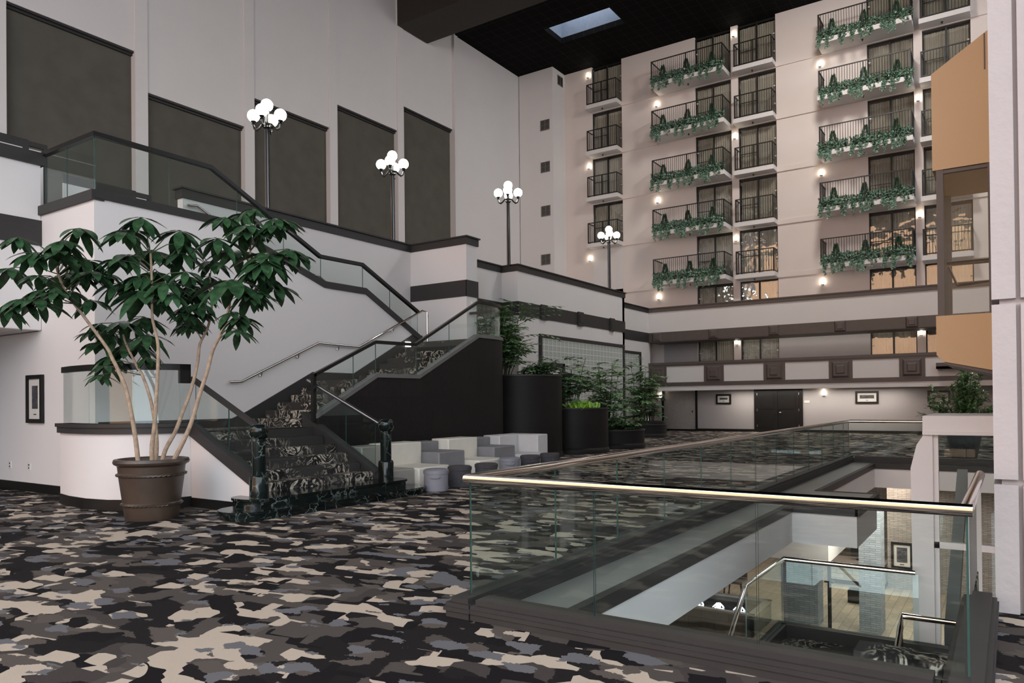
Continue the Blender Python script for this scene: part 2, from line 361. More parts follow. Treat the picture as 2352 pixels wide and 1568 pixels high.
def panes(parent, bot, top, splits, axis, c, gap=.006, th=.012, name='glass_panel'):
    """glass sheets between a bottom and a top line, one mesh per sheet; axis is the thin direction"""
    sg = 1 if splits[-1] > splits[0] else -1
    for a, b in zip(splits, splits[1:]):
        a2, b2 = a+sg*gap, b-sg*gap
        ks = [a2]+[p[0] for p in bot+top if min(a2, b2)+.01 < p[0] < max(a2, b2)-.01]+[b2]; ks = sorted(set(round(k, 4) for k in ks))
        pts = [(k, interp(bot, k)) for k in ks]+[(k, interp(top, k)) for k in reversed(ks)]
        mb = MB(); mb.prism(pts, axis, c-th/2, c+th/2)
        for i in range(2, len(mb.mi)): mb.mi[i] = 1
        n = len(ks)
        mb.build(name, [M['glass'], M['glassedge']], parent, smooth=False)

# ------------------------------------------------------------------ setting: shell
YF, ZC, XL = 38.4, 21.03, -24.1
CAP, CAPB, ST, SB, PT = 6.47, 6.25, 5.17, 4.68, 3.59
fl = MB()
fl.box(-24.3, 9, -10, 4.5, -.6, 0).box(-24.3, -3.6, 4.5, 21.25, -.6, 0).box(-24.3, 9, 21.25, 38.7, -.6, 0).box(-.12, 9, 4.5, 8.3, -.6, 0).box(2.2, 9, 8.3, 21.25, -.6, 0)
struct('floor', fl, M['carpet'], 'patterned black, brown and beige carpet floor of the atrium', 'floor')
ce = MB(); ce.box(-24.3, 9, 26.4, 33.06, ZC, ZC+.3).box(-24.3, 9, 34.9, 38.7, ZC, ZC+.3).box(-24.3, -19.95, 33.06, 34.9, ZC, ZC+.3).box(-16.18, 9, 33.06, 34.9, ZC, ZC+.3)
ce.box(-24.3, 9.3, -10, 26.4, 22.3, 22.6)
struct('ceiling', ce, M['ceiling'], 'black tiled ceiling with faint grid lines', 'ceiling')
struct('beam', B(-24.1, 9.3, 26.4, 28.6, 19.68, 22.6), M['beam'], 'dark beam dropping below the edge of the black ceiling', 'beam')
sk = MB(); sk.box(-20.05, -19.95, 33.0, 34.96, ZC+.3, ZC+2.2).box(-16.18, -16.08, 33.0, 34.96, ZC+.3, ZC+2.2).box(-19.95, -16.18, 34.9, 35.0, ZC+.3, ZC+2.2).box(-19.95, -16.18, 32.96, 33.06, ZC+.3, ZC+2.2)
struct('skylight_shaft', sk, plain('skylight plaster', '7F8896', .8), 'pale rectangular skylight shaft opening in the black ceiling', 'skylight')
struct('wall_back', MB().box(-24.3, 9.3, -10.3, -10, 18.7, 22.6), M['white'], 'white header wall above the tall glazed entrance side', 'wall')
struct('wall_side', MB().box(9, 9.3, -10, 6, 14, 22.6).box(9, 9.3, 6, 38.7, -4, 14.8).box(9, 9.3, 6, 24, 14.8, 22.6).box(9, 9.3, 24, 38.7, 20.6, 22.6).box(9, 9.3, -10, 6, -4, 3.5), M['white'], 'white wall with openings shaped to admit daylight, opposite the ribbed wall', 'wall')  # out of view; openings placed to let daylight in and keep glass reflections dim
struct('opposite_building', MB().box(-38, 0, -44, -36, -4, 26), m_brick('sunlit street brick', 'CF9C76', 'C4906C', 'B69680', bw=.8, rh=.25, mort=.02), 'sunlit orange brick building across the street', 'building')
struct('street', MB().box(-70, 40, -36, -10.4, -.5, -.1), plain('street paving', '77736E', .9), 'paved street outside the entrance side', 'street')
# left wall: ribs, recessed grey panels, upper wall leaves
wl = MB(); wl.box(XL-.6, XL-.4, -10, 38.7, 0, 24.5)
ribs = [9.3+i*4.27 for i in range(-4, 6)]
PZ = {0: 13.48, 1: 12.25, 2: 13.5, 3: 14.65, 4: 15.97}
for i, y in enumerate(ribs): wl.box(XL-.4, XL, y-.02, y+.42, 0, ZC+3.4)
for i in range(-4, 6):
    y0 = 9.3+i*4.27+.42; y1 = y0+3.85; z = PZ.get(i, 13.0)
    if i == 5: wl.box(XL-.4, XL-.05, y0, 38.7, 0, ZC+3.4); continue
    wl.box(XL-.4, XL-.055, y0, y1, z, ZC+3.4)
wl.box(XL, XL+.12, 30.62, 30.68, 0, ZC)
struct('wall_left', wl, M['white'], 'tall white wall with ribs and five grey recessed panels', 'wall')
for i in range(-3, 5):
    y0 = 9.3+i*4.27+.42; y1 = y0+3.85; z = PZ.get(i, 13.0)
    mb = B(XL-.39, XL-.25, y0, y1, 5.2, z)
    o = mb.build('window_%d' % (i+4), M['blind']); tag(o, 'grey blanked window panel in the tall wall, bay %s' % ['by the camera', 'before the first rib', 'just past the camera', 'above the mezzanine parapet', 'with the shortest height', 'behind the lamp post nearest the stairs', 'behind the second lamp post from the stairs', 'nearest the far corner'][i+3], 'window panel', kind='structure')
    tr = MB(); tr.box(XL-.25, XL-.08, y0, y1, z-.07, z-.005).box(XL-.25, XL-.16, y0, y1, z-.14, z-.07)
    tr.build('panel_head', M['dark'], o)
struct('terrace_floor', MB().box(-24.05, -15.4, -8, 6.7, 5.1, 5.4).box(-24.05, -15.4, 6.7, 30.3, 5.1, 5.39).box(-24.05, -15.95, 30.3, 38.35, 5.1, 5.38), M['taupe'], 'upper terrace slab behind the pony walls', 'floor')
# far facade
WX = [(-19.97, -18.08), (-13.79, -11.86), (-11.5, -9.59), (-5.42, -3.48), (-3.13, -1.25)]
TOP = [20.97-2.65*k for k in range(6)]; FLR = [t-2.38 for t in TOP]
fc = MB(); xs = [XL-.2]+[x for w in WX for x in w]+[9]
for a, b in zip(xs[::2], xs[1::2]): fc.box(a, b, YF, YF+.3, -.3, ZC+.3)
for (a, b) in WX:
    for k in range(5): fc.box(a, b, YF, YF+.3, TOP[k+1], FLR[k])
    fc.box(a, b, YF, YF+.3, 4.95, FLR[5]); fc.box(a, b, YF, YF+.3, -.3, 2.6)
for k in range(5):
    z0, z1 = TOP[k+1]+.02, FLR[k]-.02
    for a, b in ((WX[0][1], -15.9), (WX[2][1], -7.35), (WX[4][1], 3)): fc.box(a, b, YF-.07, YF, z0, z1)
struct('wall_far', fc, M['facade'], 'white atrium facade with columns of balcony windows', 'wall')
struct('wall_vent_chase', B(-24.1, -21.78, 37.0, 38.4, 5.4, ZC), M['white'], 'white corner chase carrying the air vents', 'wall')
ROW = ['top row', 'second row down', 'third row down', 'fourth row down', 'fifth row down', 'sixth row down', 'row between the parapets']
WC = ['first column from the vents', 'second column from the vents', 'third column from the vents', 'fourth column from the vents', 'fifth column from the vents']
def curtain_mesh(a, b, z0, z1):
    mb = MB(); n = int((b-a)/.035); vs = []
    for i in range(n+1):
        x = a+(b-a)*i/n; y = YF+.26+.03*sin(i*1.9)+.012*sin(i*.7+a)
        vs += [(x, y, z0), (x, y-.008*cos(i*1.9), z1-.15), (x, y, z1)]
    return mb.add(vs, [(3*i+j, 3*i+3+j, 3*i+4+j, 3*i+1+j) for i in range(n) for j in (0, 1)])
nwin = 8
def window(a, b, z0, z1, k, c):
    global nwin
    nwin += 1
    fr = MB(); t = .045; y0, y1 = YF+.1, YF+.17
    fr.box(a, a+t, y0, y1, z0, z1).box(b-t, b, y0, y1, z0, z1).box(a, b, y0, y1, z1-t*1.6, z1).box(a, b, y0, y1, z0, z0+t); m = (a+b)/2
    fr.box(m-.035, m+.035, y0-.02, y1, z0, z1).box(a+t, m, y0+.01, y1-.03, z0+1.0, z0+1.03)
    o = fr.build('window_%d' % nwin, M['black']); tag(o, 'dark framed sliding window, %s, %s' % (ROW[k], WC[c]), 'window', kind='structure')
    g = MB()
    for p, q, yy in ((a+t, m-.035, YF+.13), (m+.035, b-t, YF+.15)): g.add([(p, yy, z0+t), (q, yy, z0+t), (q, yy, z1-.07), (p, yy, z1-.07)], [(0, 1, 2, 3)])
    g.build('pane', M['pane'], o, smooth=False)
    hd = MB(); hx = b-.1 if c in (0, 2, 4) else a+.1
    for hz in (z0+.6, z0+1.5): hd.box(hx-.03, hx+.05, YF+.06, YF+.1, hz, hz+.05)
    hd.build('latch', M['plate'], o)
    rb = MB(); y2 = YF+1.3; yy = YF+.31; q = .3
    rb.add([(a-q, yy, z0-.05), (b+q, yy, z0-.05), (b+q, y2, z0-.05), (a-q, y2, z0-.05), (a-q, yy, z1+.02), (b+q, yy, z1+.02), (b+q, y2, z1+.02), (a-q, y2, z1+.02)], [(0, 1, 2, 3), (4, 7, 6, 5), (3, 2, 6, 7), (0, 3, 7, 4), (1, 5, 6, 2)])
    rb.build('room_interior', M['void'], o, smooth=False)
    cu = MB(); k1 = curtain_mesh(a+.06, b-.06, z0+.03, z1-.12); cu.add(k1.v, k1.f)
    tag(cu.build('curtain', M['curtain']), 'pleated sheer curtain in the %s, %s' % (ROW[k], WC[c]), 'curtain', 'sheer curtains behind the facade windows')
for c, (a, b) in enumerate(WX):
    for k in range(6):
        if c == 0 and k > 3: continue
        window(a, b, FLR[k] if k < 5 else 5.5, TOP[k], k, c)
    if c > 0: window(a, b, 2.6, 4.95, 6, c)
fc2 = MB(); a, b = WX[0]; fc2.box(a, b, YF, YF+.3, 5.0, TOP[4]).box(a, b, YF, YF+.3, 2.6, 5.0)
struct('wall_far_infill', fc2, M['white'], 'white infill below the lowest short balcony of the vent wall column', 'wall')
# balconies
def railing(parent, x0, x1, y0, z0, h, nb):
    r = MB(); t = .022
    for (p, q) in (((x0, y0), (x1, y0)), ((x0, y0), (x0, YF)), ((x1, y0), (x1, YF))):
        for z in (z0+.07, z0+h): r.box(min(p[0], q[0])-t, max(p[0], q[0])+t, min(p[1], q[1])-t, max(p[1], q[1])+t, z-t, z+t)
    for p in ((x0, y0), (x1, y0), ((x0+x1)/2, y0)): r.box(p[0]-.025, p[0]+.025, p[1]-.025, p[1]+.025, z0, z0+h)
    ro = r.build('railing', M['black'], parent)
    proto = MB().tube([(x0, y0, z0+.07), (x0, y0, z0+h)], .011, 5)
    pts = [(x0+(x1-x0)*i/nb, y0) for i in range(1, nb)]
    ns = max(3, int((YF-y0)/.13)); pts += [(x, y0+(YF-y0)*i/ns) for x in (x0, x1) for i in range(1, ns)]
    first = None
    for p in pts:
        if first is None:
            first = proto.build('baluster', M['black'], ro, origin=(x0, y0, z0)); o = first
        else: o = first.copy(); COL.objects.link(o); o.parent = ro
        o.location = Vector((p[0], p[1], z0))-wloc(ro)
def balcony(k, c, x0, x1, d):
    lg = d > 1; z = FLR[k]
    t = thing('balcony', ((x0+x1)/2, YF, z-.24), '%s balcony with black railing, %s, %s' % ('long planted' if lg else 'short', ROW[k], WC[c]), 'balcony', 'long planted balconies' if lg else 'short balconies')
    B(x0-.07, x1+.07, YF-d-.07, YF-.01, z-.22, z).build('slab', M['white'], t)
    MB().lathe([(.05, -.02), (.05, 0), (.02, 0), (.02, -.06), (.035, -.07), (.035, -.08)], 8, ((x0+x1)/2-.1, YF-d*.5, z-.22)).build('sprinkler', M['black'], t)
    railing(t, x0, x1, YF-d, z, 1.17, 34 if lg else 15)
for k in range(4): balcony(k, 0, -19.97, -18.14, .62)
for k in range(5):
    balcony(k, 1, -15.75, -11.93, 1.22); balcony(k, 2, -11.5, -9.65, .62); balcony(k, 3, -7.32, -3.5, 1.22); balcony(k, 4, -3.13, -1.3, .62)
# ivy planter boxes
def ivy_mb(rr, L, seed_gap):
    mb = MB(); stems = MB()
    for i in range(560):
        x = rr.uniform(-L/2-.03, L/2+.03); y = rr.uniform(-.26, .14); z = .12+rr.uniform(0, .3)-(.14 if y < -.14 else 0)
        d = Vector((rr.uniform(-1, 1), rr.uniform(-1, .3), rr.uniform(-.4, .8))).normalized(); s = rr.uniform(.08, .14)
        mb.quad(Vector((x, y, z)), d, Vector((rr.uniform(-.6, .6), -.7, .7)), s, s*.85)
    for i in range(11):
        x = rr.uniform(-L/2, L/2); n = rr.randint(4, 12); p = Vector((x, -.2, .15))
        for j in range(n):
            p = p+Vector((rr.uniform(-.035, .035), rr.uniform(-.03, .01), -.058))
            for q in range(3):
                d = Vector((rr.uniform(-1, 1), rr.uniform(-1, .2), rr.uniform(-.8, .3))).normalized(); s = rr.uniform(.08, .13)
                mb.quad(p+Vector((rr.uniform(-.03, .03), 0, rr.uniform(-.02, .02))), d, Vector((rr.uniform(-.5, .5), -.8, .3)), s, s*.85)
    return mb
def cone_mb(rr):
    mb = MB(); mb.tube([(0, 0, .1), (0, 0, .55)], .012, 5)
    for i in range(420):
        t = rr.random()**.8; a = rr.uniform(0, 2*pi); r = (1-t)*.2*rr.uniform(.5, 1)+.015; p = Vector((r*cos(a), r*sin(a), .2+t*.62))
        mb.quad(p, Vector((cos(a)*.6, sin(a)*.6, 1)).normalized(), Vector((-sin(a), cos(a), .3)), .13, .045)
    return mb
pb = MB(); L = 1.2; pb.prism([(-.1, 0), (.1, 0), (.13, .2), (-.13, .2)], 'x', -L/2, L/2)
protos = []
for v in range(3):
    rr = random.Random(20+v)
    t = thing('planter_box', (0, 0, 0), 'x', 'planter', 'ivy planters on the long balconies')
    MB().add(pb.v, pb.f).build('box', M['terracotta'], t); ivy_mb(rr, L, 0).build('ivy', M['leaf_ivy'], t, smooth=False); cone_mb(rr).build('conifer', M['leaf_cone'], t, smooth=False)
    protos.append(t)
WHICH = ['nearest the vents', 'in the middle', 'nearest the elevator']
used = set()
for c, x0 in ((1, -15.15), (3, -6.72)):
    for k in range(5):
        for i in range(3):
            v = (k+i+c) % 3
            o = protos[v] if v not in used else copy_tree(protos[v]); used.add(v)
            o.location = (x0+i*1.32+R_.uniform(-.05, .05), YF-1.22-.2, FLR[k]+.02-.0)
            o.location.y = YF-1.22+.16
            o['label'] = 'ivy planter %s, on the %s balcony, %s' % (WHICH[i], ROW[k].replace(' row', '-row').replace('row down', 'row'), WC[c].replace(' from the vents', ''))
# sconces
def sconce(x, y, z, label, s=1.0, group='lit wall sconces on the facade'):
    t = thing('wall_sconce', (x, y, z-.17), label, 'wall lamp', group)
    B(x-.05, x+.05, y-.03, y, z-.12, z+.12).build('backplate', M['steel'], t)
    MB().lathe([(.042, -.13), (.048, -.1), (.048, .1), (.042, .13)], 14, (x, y-.1, z)).build('lamp_shade', M['sconce'], t)
    MB().lathe([(.066, -.17), (.066, -.13)], 14, (x, y-.1, z)).build('collar', M['steel'], t)
SZ = lambda k: FLR[k]+2.0
for k in (0, 2, 4): sconce(-20.18, YF, SZ(k) if k < 4 else 9.93, 'lit sconce beside the first window column, level with the %s' % ROW[k])
for k in (1, 3, 5): sconce(-15.96, YF, SZ(k), 'lit sconce above a long balcony end, %s, second column' % ROW[k]); sconce(-7.49, YF, SZ(k), 'lit sconce above a long balcony end, %s, fourth column' % ROW[k])
for k in (0, 2, 4): sconce(-11.68, YF, SZ(k), 'lit sconce on the pier between second and third window columns, %s' % ROW[k])
for k in (2, 4): sconce(-3.31, YF, SZ(k), 'lit sconce on the pier between fourth and fifth window columns, %s' % ROW[k])
sconce(-11.7, YF, 4.63, 'lit sconce in the upper corridor between second and third window columns')
sconce(-3.31, YF, 4.63, 'lit sconce in the upper corridor near the elevator')
sconce(-7.51, YF, 1.95, 'lit sconce on the ground floor wall between double door and picture')
sconce(-15.9, YF, 1.93, 'lit sconce beside the pale side door behind the planters')
def raised(mb, x, z, h0, h1, y, d):
    mb.add([(x-h0, y, z-h0), (x+h0, y, z-h0), (x+h0, y, z+h0), (x-h0, y, z+h0), (x-h1, y-d, z-h1), (x+h1, y-d, z-h1), (x+h1, y-d, z+h1), (x-h1, y-d, z+h1)], [(0, 1, 5, 4), (1, 2, 6, 5), (2, 3, 7, 6), (3, 0, 4, 7), (4, 5, 6, 7)])
# facade parapets
YP = 36.3
pp = MB(); pp.box(-15.7, 9, YP, YP+.2, SB, CAPB).box(-15.7, 9, YP, YP+.2, 2.13, PT-.1).box(-15.68, 9, YP+.05, YF-.02, 5.1, 5.4).box(-15.68, 9, YP+.05, YF-.03, 2.2, 2.45)
struct('wall_far_parapet', pp, M['white'], 'two white corridor parapets crossing the far side', 'wall')
tb = MB(); tb.box(-15.72, 9, YP-.04, YP+.24, CAPB-.02, CAP).box(-15.72, 9, YP-.07, YP+.27, CAP-.05, CAP)
tb.box(-15.7, 9, YP-.03, YP, SB, ST).box(-15.7, 9, YP, YF-.6, SB-.03, SB+.02)
for x in (-15.22, -12.22, -9.29, -6.36, -3.48, -.6, 2.3):
    raised(tb, x, (SB+ST)/2, .25, .18, YP-.03, .09); raised(tb, x, (SB+ST)/2, .14, .11, YP-.115, .03)
struct('trim_1', tb, M['brown'], 'dark cap and banded fascia of the upper corridor parapet', 'trim')
tb = MB(); tb.box(-15.7, 9, YP-.05, YP+.22, PT-.13, PT).box(-15.7, 9, YP-.03, YP, 3.38, PT-.1).box(-15.7, 9, YP-.03, YP, 2.36, 2.56)
for x in (-15.22, -12.23, -9.3, -6.37, -3.5, -.6):
    tb.box(x-.5, x+.5, YP-.035, YP, 2.5, 3.42)
    raised(tb, x, 2.97, .37, .29, YP-.035, .09); raised(tb, x, 2.97, .2, .15, YP-.12, .04)
struct('trim_2', tb, M['brown'], 'dark raised square panels and rails of the lower corridor parapet', 'trim')
ca = MB(); ca.box(-2.55, 1, YP-.75, YP-.65, 2.85, 3.1).box(-2.55, 1, YP-.75, YP-.0, 2.85, 2.95)
struct('trim_canopy', ca, M['brown'], 'dark canopy shelf hung below the elevator', 'canopy')
# ground floor doors, far wall taupe lining and baseboard
struct('wall_far_lining', MB().box(-13.9, -10.85, YF-.02, YF, 0, 2.2).box(-8.5, 3, YF-.02, YF, 0, 2.2).box(-15.7, -13.8, YF-.01, YF, 2.6, 4.95).box(-9.59, -5.42, YF-.01, YF, 2.6, 4.95), M['taupe'], 'taupe lining of the corridor walls below the facade', 'wall')
d = MB(); d.box(-15.74, -13.96, YF-.01, YF+.02, .12, 2.1)
o = d.build('door_1', plain('beige door', 'A89E97', .6)); tag(o, 'pale flush side door behind the potted plants', 'door', kind='structure')
MB().box(-15.85, -15.74, YF-.05, YF, 0, 2.2).box(-13.96, -13.84, YF-.05, YF, 0, 2.2).build('door_frame', M['rail'], o); B(-14.15, -14.1, YF-.05, YF-.01, .98, 1.08).build('handle', M['black'], o)
d = MB(); d.box(-10.85, -8.48, YF-.07, YF, 0, 2.2)
o = d.build('door_2', M['rail']); tag(o, 'dark panelled double door on the ground floor', 'door', kind='structure')
for x0, x1 in ((-10.68, -9.69), (-9.65, -8.66)):
    lf = B(x0, x1, YF-.1, YF-.07, .02, 2.1)
    for za, zb in ((.2, .95), (1.15, 1.95)):
        lf.box(x0+.14, x1-.14, YF-.12, YF-.1, za, zb).box(x0+.2, x1-.2, YF-.13, YF-.12, za+.06, zb-.06)
    l = lf.build('door_leaf', M['rail'], o)
    hg = MB()
    for z in (.25, 1.05, 1.85): hg.box((x0-.02) if x0 < -10 else x1-.01, (x0+.01) if x0 < -10 else x1+.02, YF-.13, YF-.1, z, z+.12)
    hg.build('hinge', M['steel'], l)
MB().box(-9.62, -9.52, YF-.13, YF-.1, .9, 1.16).tube([(-9.57, YF-.13, .98), (-9.57, YF-.18, .98), (-9.45, YF-.18, .98)], .012, 6).build('door_handle', M['chrome'], o)
struct('baseboard_far', MB().box(-13.84, -10.85, YF-.05, YF, 0, .13).box(-8.48, 3, YF-.05, YF, 0, .13).box(-15.7, -13.9, YF-.04, YF, 0, .1), M['rail'], 'dark baseboard along the far ground floor wall', 'baseboard')
tag(MB().box(-8.42, -8.16, YF-.04, YF-.02, 1.45, 1.57).build('room_sign', M['plate']), 'small white room sign beside the double door', 'sign')
def picture(x0, x1, z0, z1, y, label, mount=.12):
    t = thing('framed_picture', ((x0+x1)/2, y, z0), label, 'picture')
    w = min(.09, (x1-x0)*.12); fr = MB(); fr.box(x0, x0+w, y-.05, y, z0, z1).box(x1-w, x1, y-.05, y, z0, z1).box(x0+w, x1-w, y-.05, y, z0, z0+w).box(x0+w, x1-w, y-.05, y, z1-w, z1)
    fr.build('frame', M['rail'], t); B(x0+w, x1-w, y-.02, y, z0+w, z1-w).build('mount', M['paper'], t)
    m = mount; B(x0+w+m, x1-w-m, y-.025, y-.02, z0+w+m*1.5, z1-w-m).build('photograph', M['photo'], t)
    xc = (x0+x1)/2; B(xc-.05, xc+.05, y-.025, y-.02, z0+w+m*.6, z0+w+m*.6+.02).build('caption_plate', M['rail'], t)
picture(-12.83, -12.03, 1.41, 1.94, YF-.02, 'small framed monochrome picture on the wall before the double door', .1)
picture(-6.1, -5.1, 1.4, 1.99, YF-.02, 'wide framed monochrome picture on the ground floor wall past the double door', .1)
picture(-3.1, -2.2, 1.38, 1.97, YF-.02, 'framed picture half hidden behind the far potted plant', .1)
picture(-15.84, -15.2, 1.33, 2.25, 6.74, 'tall narrow framed picture on the white hall wall beside the tree', .13)
for i, (x, s) in enumerate(((-2.95, 'towards the door'), (-2.7, 'towards the elevator'))):
    tag(B(x, x+.1, YF-.03, YF-.02, .38, .52).build('outlet_plate', M['plate']), 'pale outlet plate low on the far wall, the one %s' % s, 'outlet', 'far wall outlets')
for x, s in ((-15.82, 'below the tall narrow picture'), (-16.64, 'further into the hall than the tall picture')):
    t = thing('outlet_plate', (x, 6.75, .4), 'white outlet plate low on the hall wall, %s' % s, 'outlet')
    B(x-.05, x+.05, 6.735, 6.75, .41, .56).build('plate', M['plate'], t); MB().box(x-.015, x+.015, 6.73, 6.735, .44, .47).box(x-.015, x+.015, 6.73, 6.735, .5, .53).build('socket', M['rail'], t)
for x0, z0, s in ((-22.63, 17.44, 'uppermost'), (-22.63, 14.99, 'second from the top'), (-22.63, 12.43, 'third from the top'), (-22.66, 9.6, 'lowest')):
    t = thing('air_vent', (x0+.31, 37, z0), 'grey louvred air vent on the corner chase, %s on its front' % s, 'air vent', 'air vents on the corner chase')
    fr = MB(); y = 37.0
    for a, b, c, d in ((0, .62, 0, .04), (0, .62, .57, .61), (0, .04, .04, .57), (.58, .62, .04, .57), (.29, .33, .04, .57), (.04, .58, .29, .32)): fr.box(x0+a, x0+b, y-.03, y, z0+c, z0+d)
    fr.build('frame', M['vent'], t); sl = MB()
    for i in range(9): sl.prism([(y-.02, z0+.05+i*.058), (y, z0+.09+i*.058), (y, z0+.095+i*.058), (y-.02, z0+.06+i*.058)], 'x', x0+.04, x0+.58)
    sl.build('louvre', M['vent'], t); B(x0+.02, x0+.6, y-.006, y-.002, z0+.02, z0+.59).build('backing', M['void'], t)
t = thing('air_vent', (-21.78, 37.6, 20.2), 'grey louvred air vent high on the side of the corner chase', 'air vent', 'air vents on the corner chase')
fr = MB()
for a, b, c, d in ((0, .6, 0, .04), (0, .6, .52, .56), (0, .04, 0, .56), (.56, .6, 0, .56), (.28, .32, 0, .56)): fr.box(-21.78, -21.75, 37.55+a, 37.55+b, 20.2+c, 20.2+d)
fr.build('frame', M['vent'], t); B(-21.78, -21.765, 37.57, 38.13, 20.22, 20.74).build('backing', M['void'], t)

# ------------------------------------------------------------------ pony walls along the terrace
XA, XB, X2 = -14.27, -15.7, -15.15
pw = MB(); pw.box(XA-.2, XA, 21.9, 30.35, 0, CAPB).box(XB-.2, XB, 30.35, YP+.2, 0, CAPB).box(XB-.2, XA, 30.15, 30.35, 0, CAPB).box(-15.1, XA, 21.7, 21.9, 0, CAPB).box(-15.1, -14.95, 17.4, 21.9, 0, CAPB)
struct('wall_planter_side', pw, M['white'], 'white pony wall with glass block windows behind the planters', 'wall')
w2 = MB(); w2.box(X2-.2, X2, 9.58, 17.1, 0, CAPB).box(X2-.2, -13.02, 17.1, 17.62, 0, CAPB)
struct('wall_stair_back', w2, M['white'], 'white pony wall behind the upper stair flight ending in a block', 'wall')
def cap(name, segs, label, mat=None):
    mb = MB()
    for x0, x1, y0, y1 in segs:
        mb.box(x0-.04, x1+.04, y0-.04, y1+.04, CAPB-.02, CAP-.04).box(x0-.08, x1+.08, y0-.08, y1+.08, CAP-.04, CAP)
    return struct(name, mb, mat or M['dark'], label, 'trim')
cap('trim_3', [(XA-.2, XA, 21.7, 30.35), (XB-.2, XB, 30.35, YP-.08), (-15.1, XA-.28, 21.7, 21.9), (-15.1, -14.95, 17.8, 21.62)], 'dark moulded cap of the pony wall behind the planters')
cap('trim_4', [(X2-.2, X2, 9.58, 17.02), (X2-.2, -13.02, 17.1, 17.62)], 'dark moulded cap of the pony wall behind the upper stair')
sb = MB(); sb.box(XA, XA+.03, 21.7, 30.37, SB, ST).box(XB, XB+.03, 30.37, YP-.03, SB, ST).box(-15.0, XA, 21.67, 21.7, SB, ST).box(-14.95, -14.92, 17.65, 21.67, SB, ST)
for y in (23.37, 26.16, 29.0): sb.box(XA+.03, XA+.09, y-.22, y+.22, SB-.03, ST+.03).box(XA+.09, XA+.11, y-.14, y+.14, SB+.08, ST-.08)
for y in (32.0,): sb.box(XB+.03, XB+.09, y-.22, y+.22, SB-.03, ST+.03).box(XB+.09, XB+.11, y-.14, y+.14, SB+.08, ST-.08)
struct('trim_5', sb, M['dark'], 'dark stripe with square blocks on the wall behind the planters', 'trim')
sb = MB(); sb.box(X2+.0, -13.0, 17.07, 17.1, SB+.04, ST+.02).box(-13.02, -12.99, 17.07, 17.64, SB+.04, ST+.02)
struct('trim_6', sb, M['dark'], 'dark stripe around the white block above the stair landing', 'trim')
tag(MB().box(-13.02, -12.97, 17.3, 17.42, 4.42, 4.58).box(-12.97, -12.95, 17.33, 17.39, 4.46, 4.54).build('thermostat', M['plate']), 'white thermostat on the side of the block above the landing', 'thermostat')
for n, y0, y1, x, lb in ((50, 23.05, 30.2, XA, 'large'), (51, 30.45, 35.2, XB, 'smaller')):
    zb, zt = (.9, 4.12)
    fr = MB(); fr.box(x, x+.08, y0, y1, zt-.12, zt).box(x, x+.08, y0, y0+.14, zb, zt-.12).box(x, x+.08, y1-.14, y1, zb, zt-.12).box(x, x+.08, y0, y1, zb-.12, zb)
    if n == 50: fr.box(x, x+.08, y0, 24.8, 2.95, 3.09).box(x, x+.08, 24.7, 24.84, zb, 3.09)
    o = fr.build('window_%d' % n, M['dark']); tag(o, '%s glass block window with dark frame behind the planters' % lb, 'window', kind='structure')
    g = MB(); g.prism([(y0+.1, 3.0), (24.8, 3.0), (24.8, zb), (y1-.1, zb), (y1-.1, zt-.1), (y0+.1, zt-.1)], 'x', x+.001, x+.03) if n == 50 else g.box(x+.001, x+.03, y0+.1, y1-.1, zb, zt-.1)
    g.build('glass_blocks', M['glassblock'], o, smooth=False)

# ------------------------------------------------------------------ stair tower
XW, YW = -13.35, 6.75
W1 = [(YW, 5.36), (9.2, 5.36), (12.02, 4.42), (13.36, 4.42), (15.5, 3.33)]
wt = MB(); wt.prism([(YW, 0), (15.5, 0)]+list(reversed(W1)), 'x', XW-.2, XW); wt.box(-24, XW-.2, YW, YW+.2, 0, 3.08).box(-15.43, XW-.2, YW, YW+.2, 3.08, 5.32)
struct('wall_stair', wt, M['white'], 'white stair wall that follows the upper flight, with the hall wall', 'wall')
ct = MB(); ct.band([(y, z+.1) for y, z in W1], .15, 'x', XW-.24, XW+.05); ct.box(-15.45, XW+.04, YW-.06, YW+.16, 5.28, 5.45)
struct('trim_7', ct, M['dark'], 'dark sloping cap on the white stair wall', 'trim')
mz = MB(); mz.box(-15.5, -15.3, -9, YW-.01, 3.1, CAPB).box(-24, -15.32, -9, YW-.02, 3.09, 3.2).box(-24, -13.57, YW+.21, 9.3, 5.1, 5.38)
mz.box(-24, -16.2, 1.5, 1.7, 0, 3.09)  # unseen cross wall added to block daylight and darken the hall
struct('wall_mezzanine', mz, M['white'], 'white mezzanine parapet over the hall entrance, with an added wall shading the hall', 'wall')
ms = MB(); ms.box(-15.54, -15.24, -9, YW+.05, CAPB-.02, CAP).box(-15.3, -15.27, -9, YW, 4.7, 5.18)
struct('trim_8', ms, M['dark'], 'dark cap and stripe on the mezzanine parapet', 'trim')
# low terrace screens seen past the stair rail
for x, ya, yb, nm in ((-16.25, 7.6, 9.12, 'seen through the upper stair glass'), (-17.0, 4.6, 7.25, 'seen above the mezzanine parapet')):
    sc = MB(); z1 = 6.46 if x > -16.5 else 7.23
    sc.box(x-.06, x, ya, yb-.1, z1-.18, z1).box(x-.06, x, yb-.1, yb+.02, 5.4, z1).box(x-.06, x, yb+.3, yb+.38, 5.4, z1-.02).box(x-.06, x, yb+.02, yb+.3, z1-.12, z1-.02)
    o = tag(sc.build('terrace_screen', M['dark']), 'low dark framed screen on the terrace, %s' % nm, 'screen', 'terrace screens'); B(x-.05, x-.01, ya, yb+.3, 5.4, z1-.18).build('infill', M['white'], o)
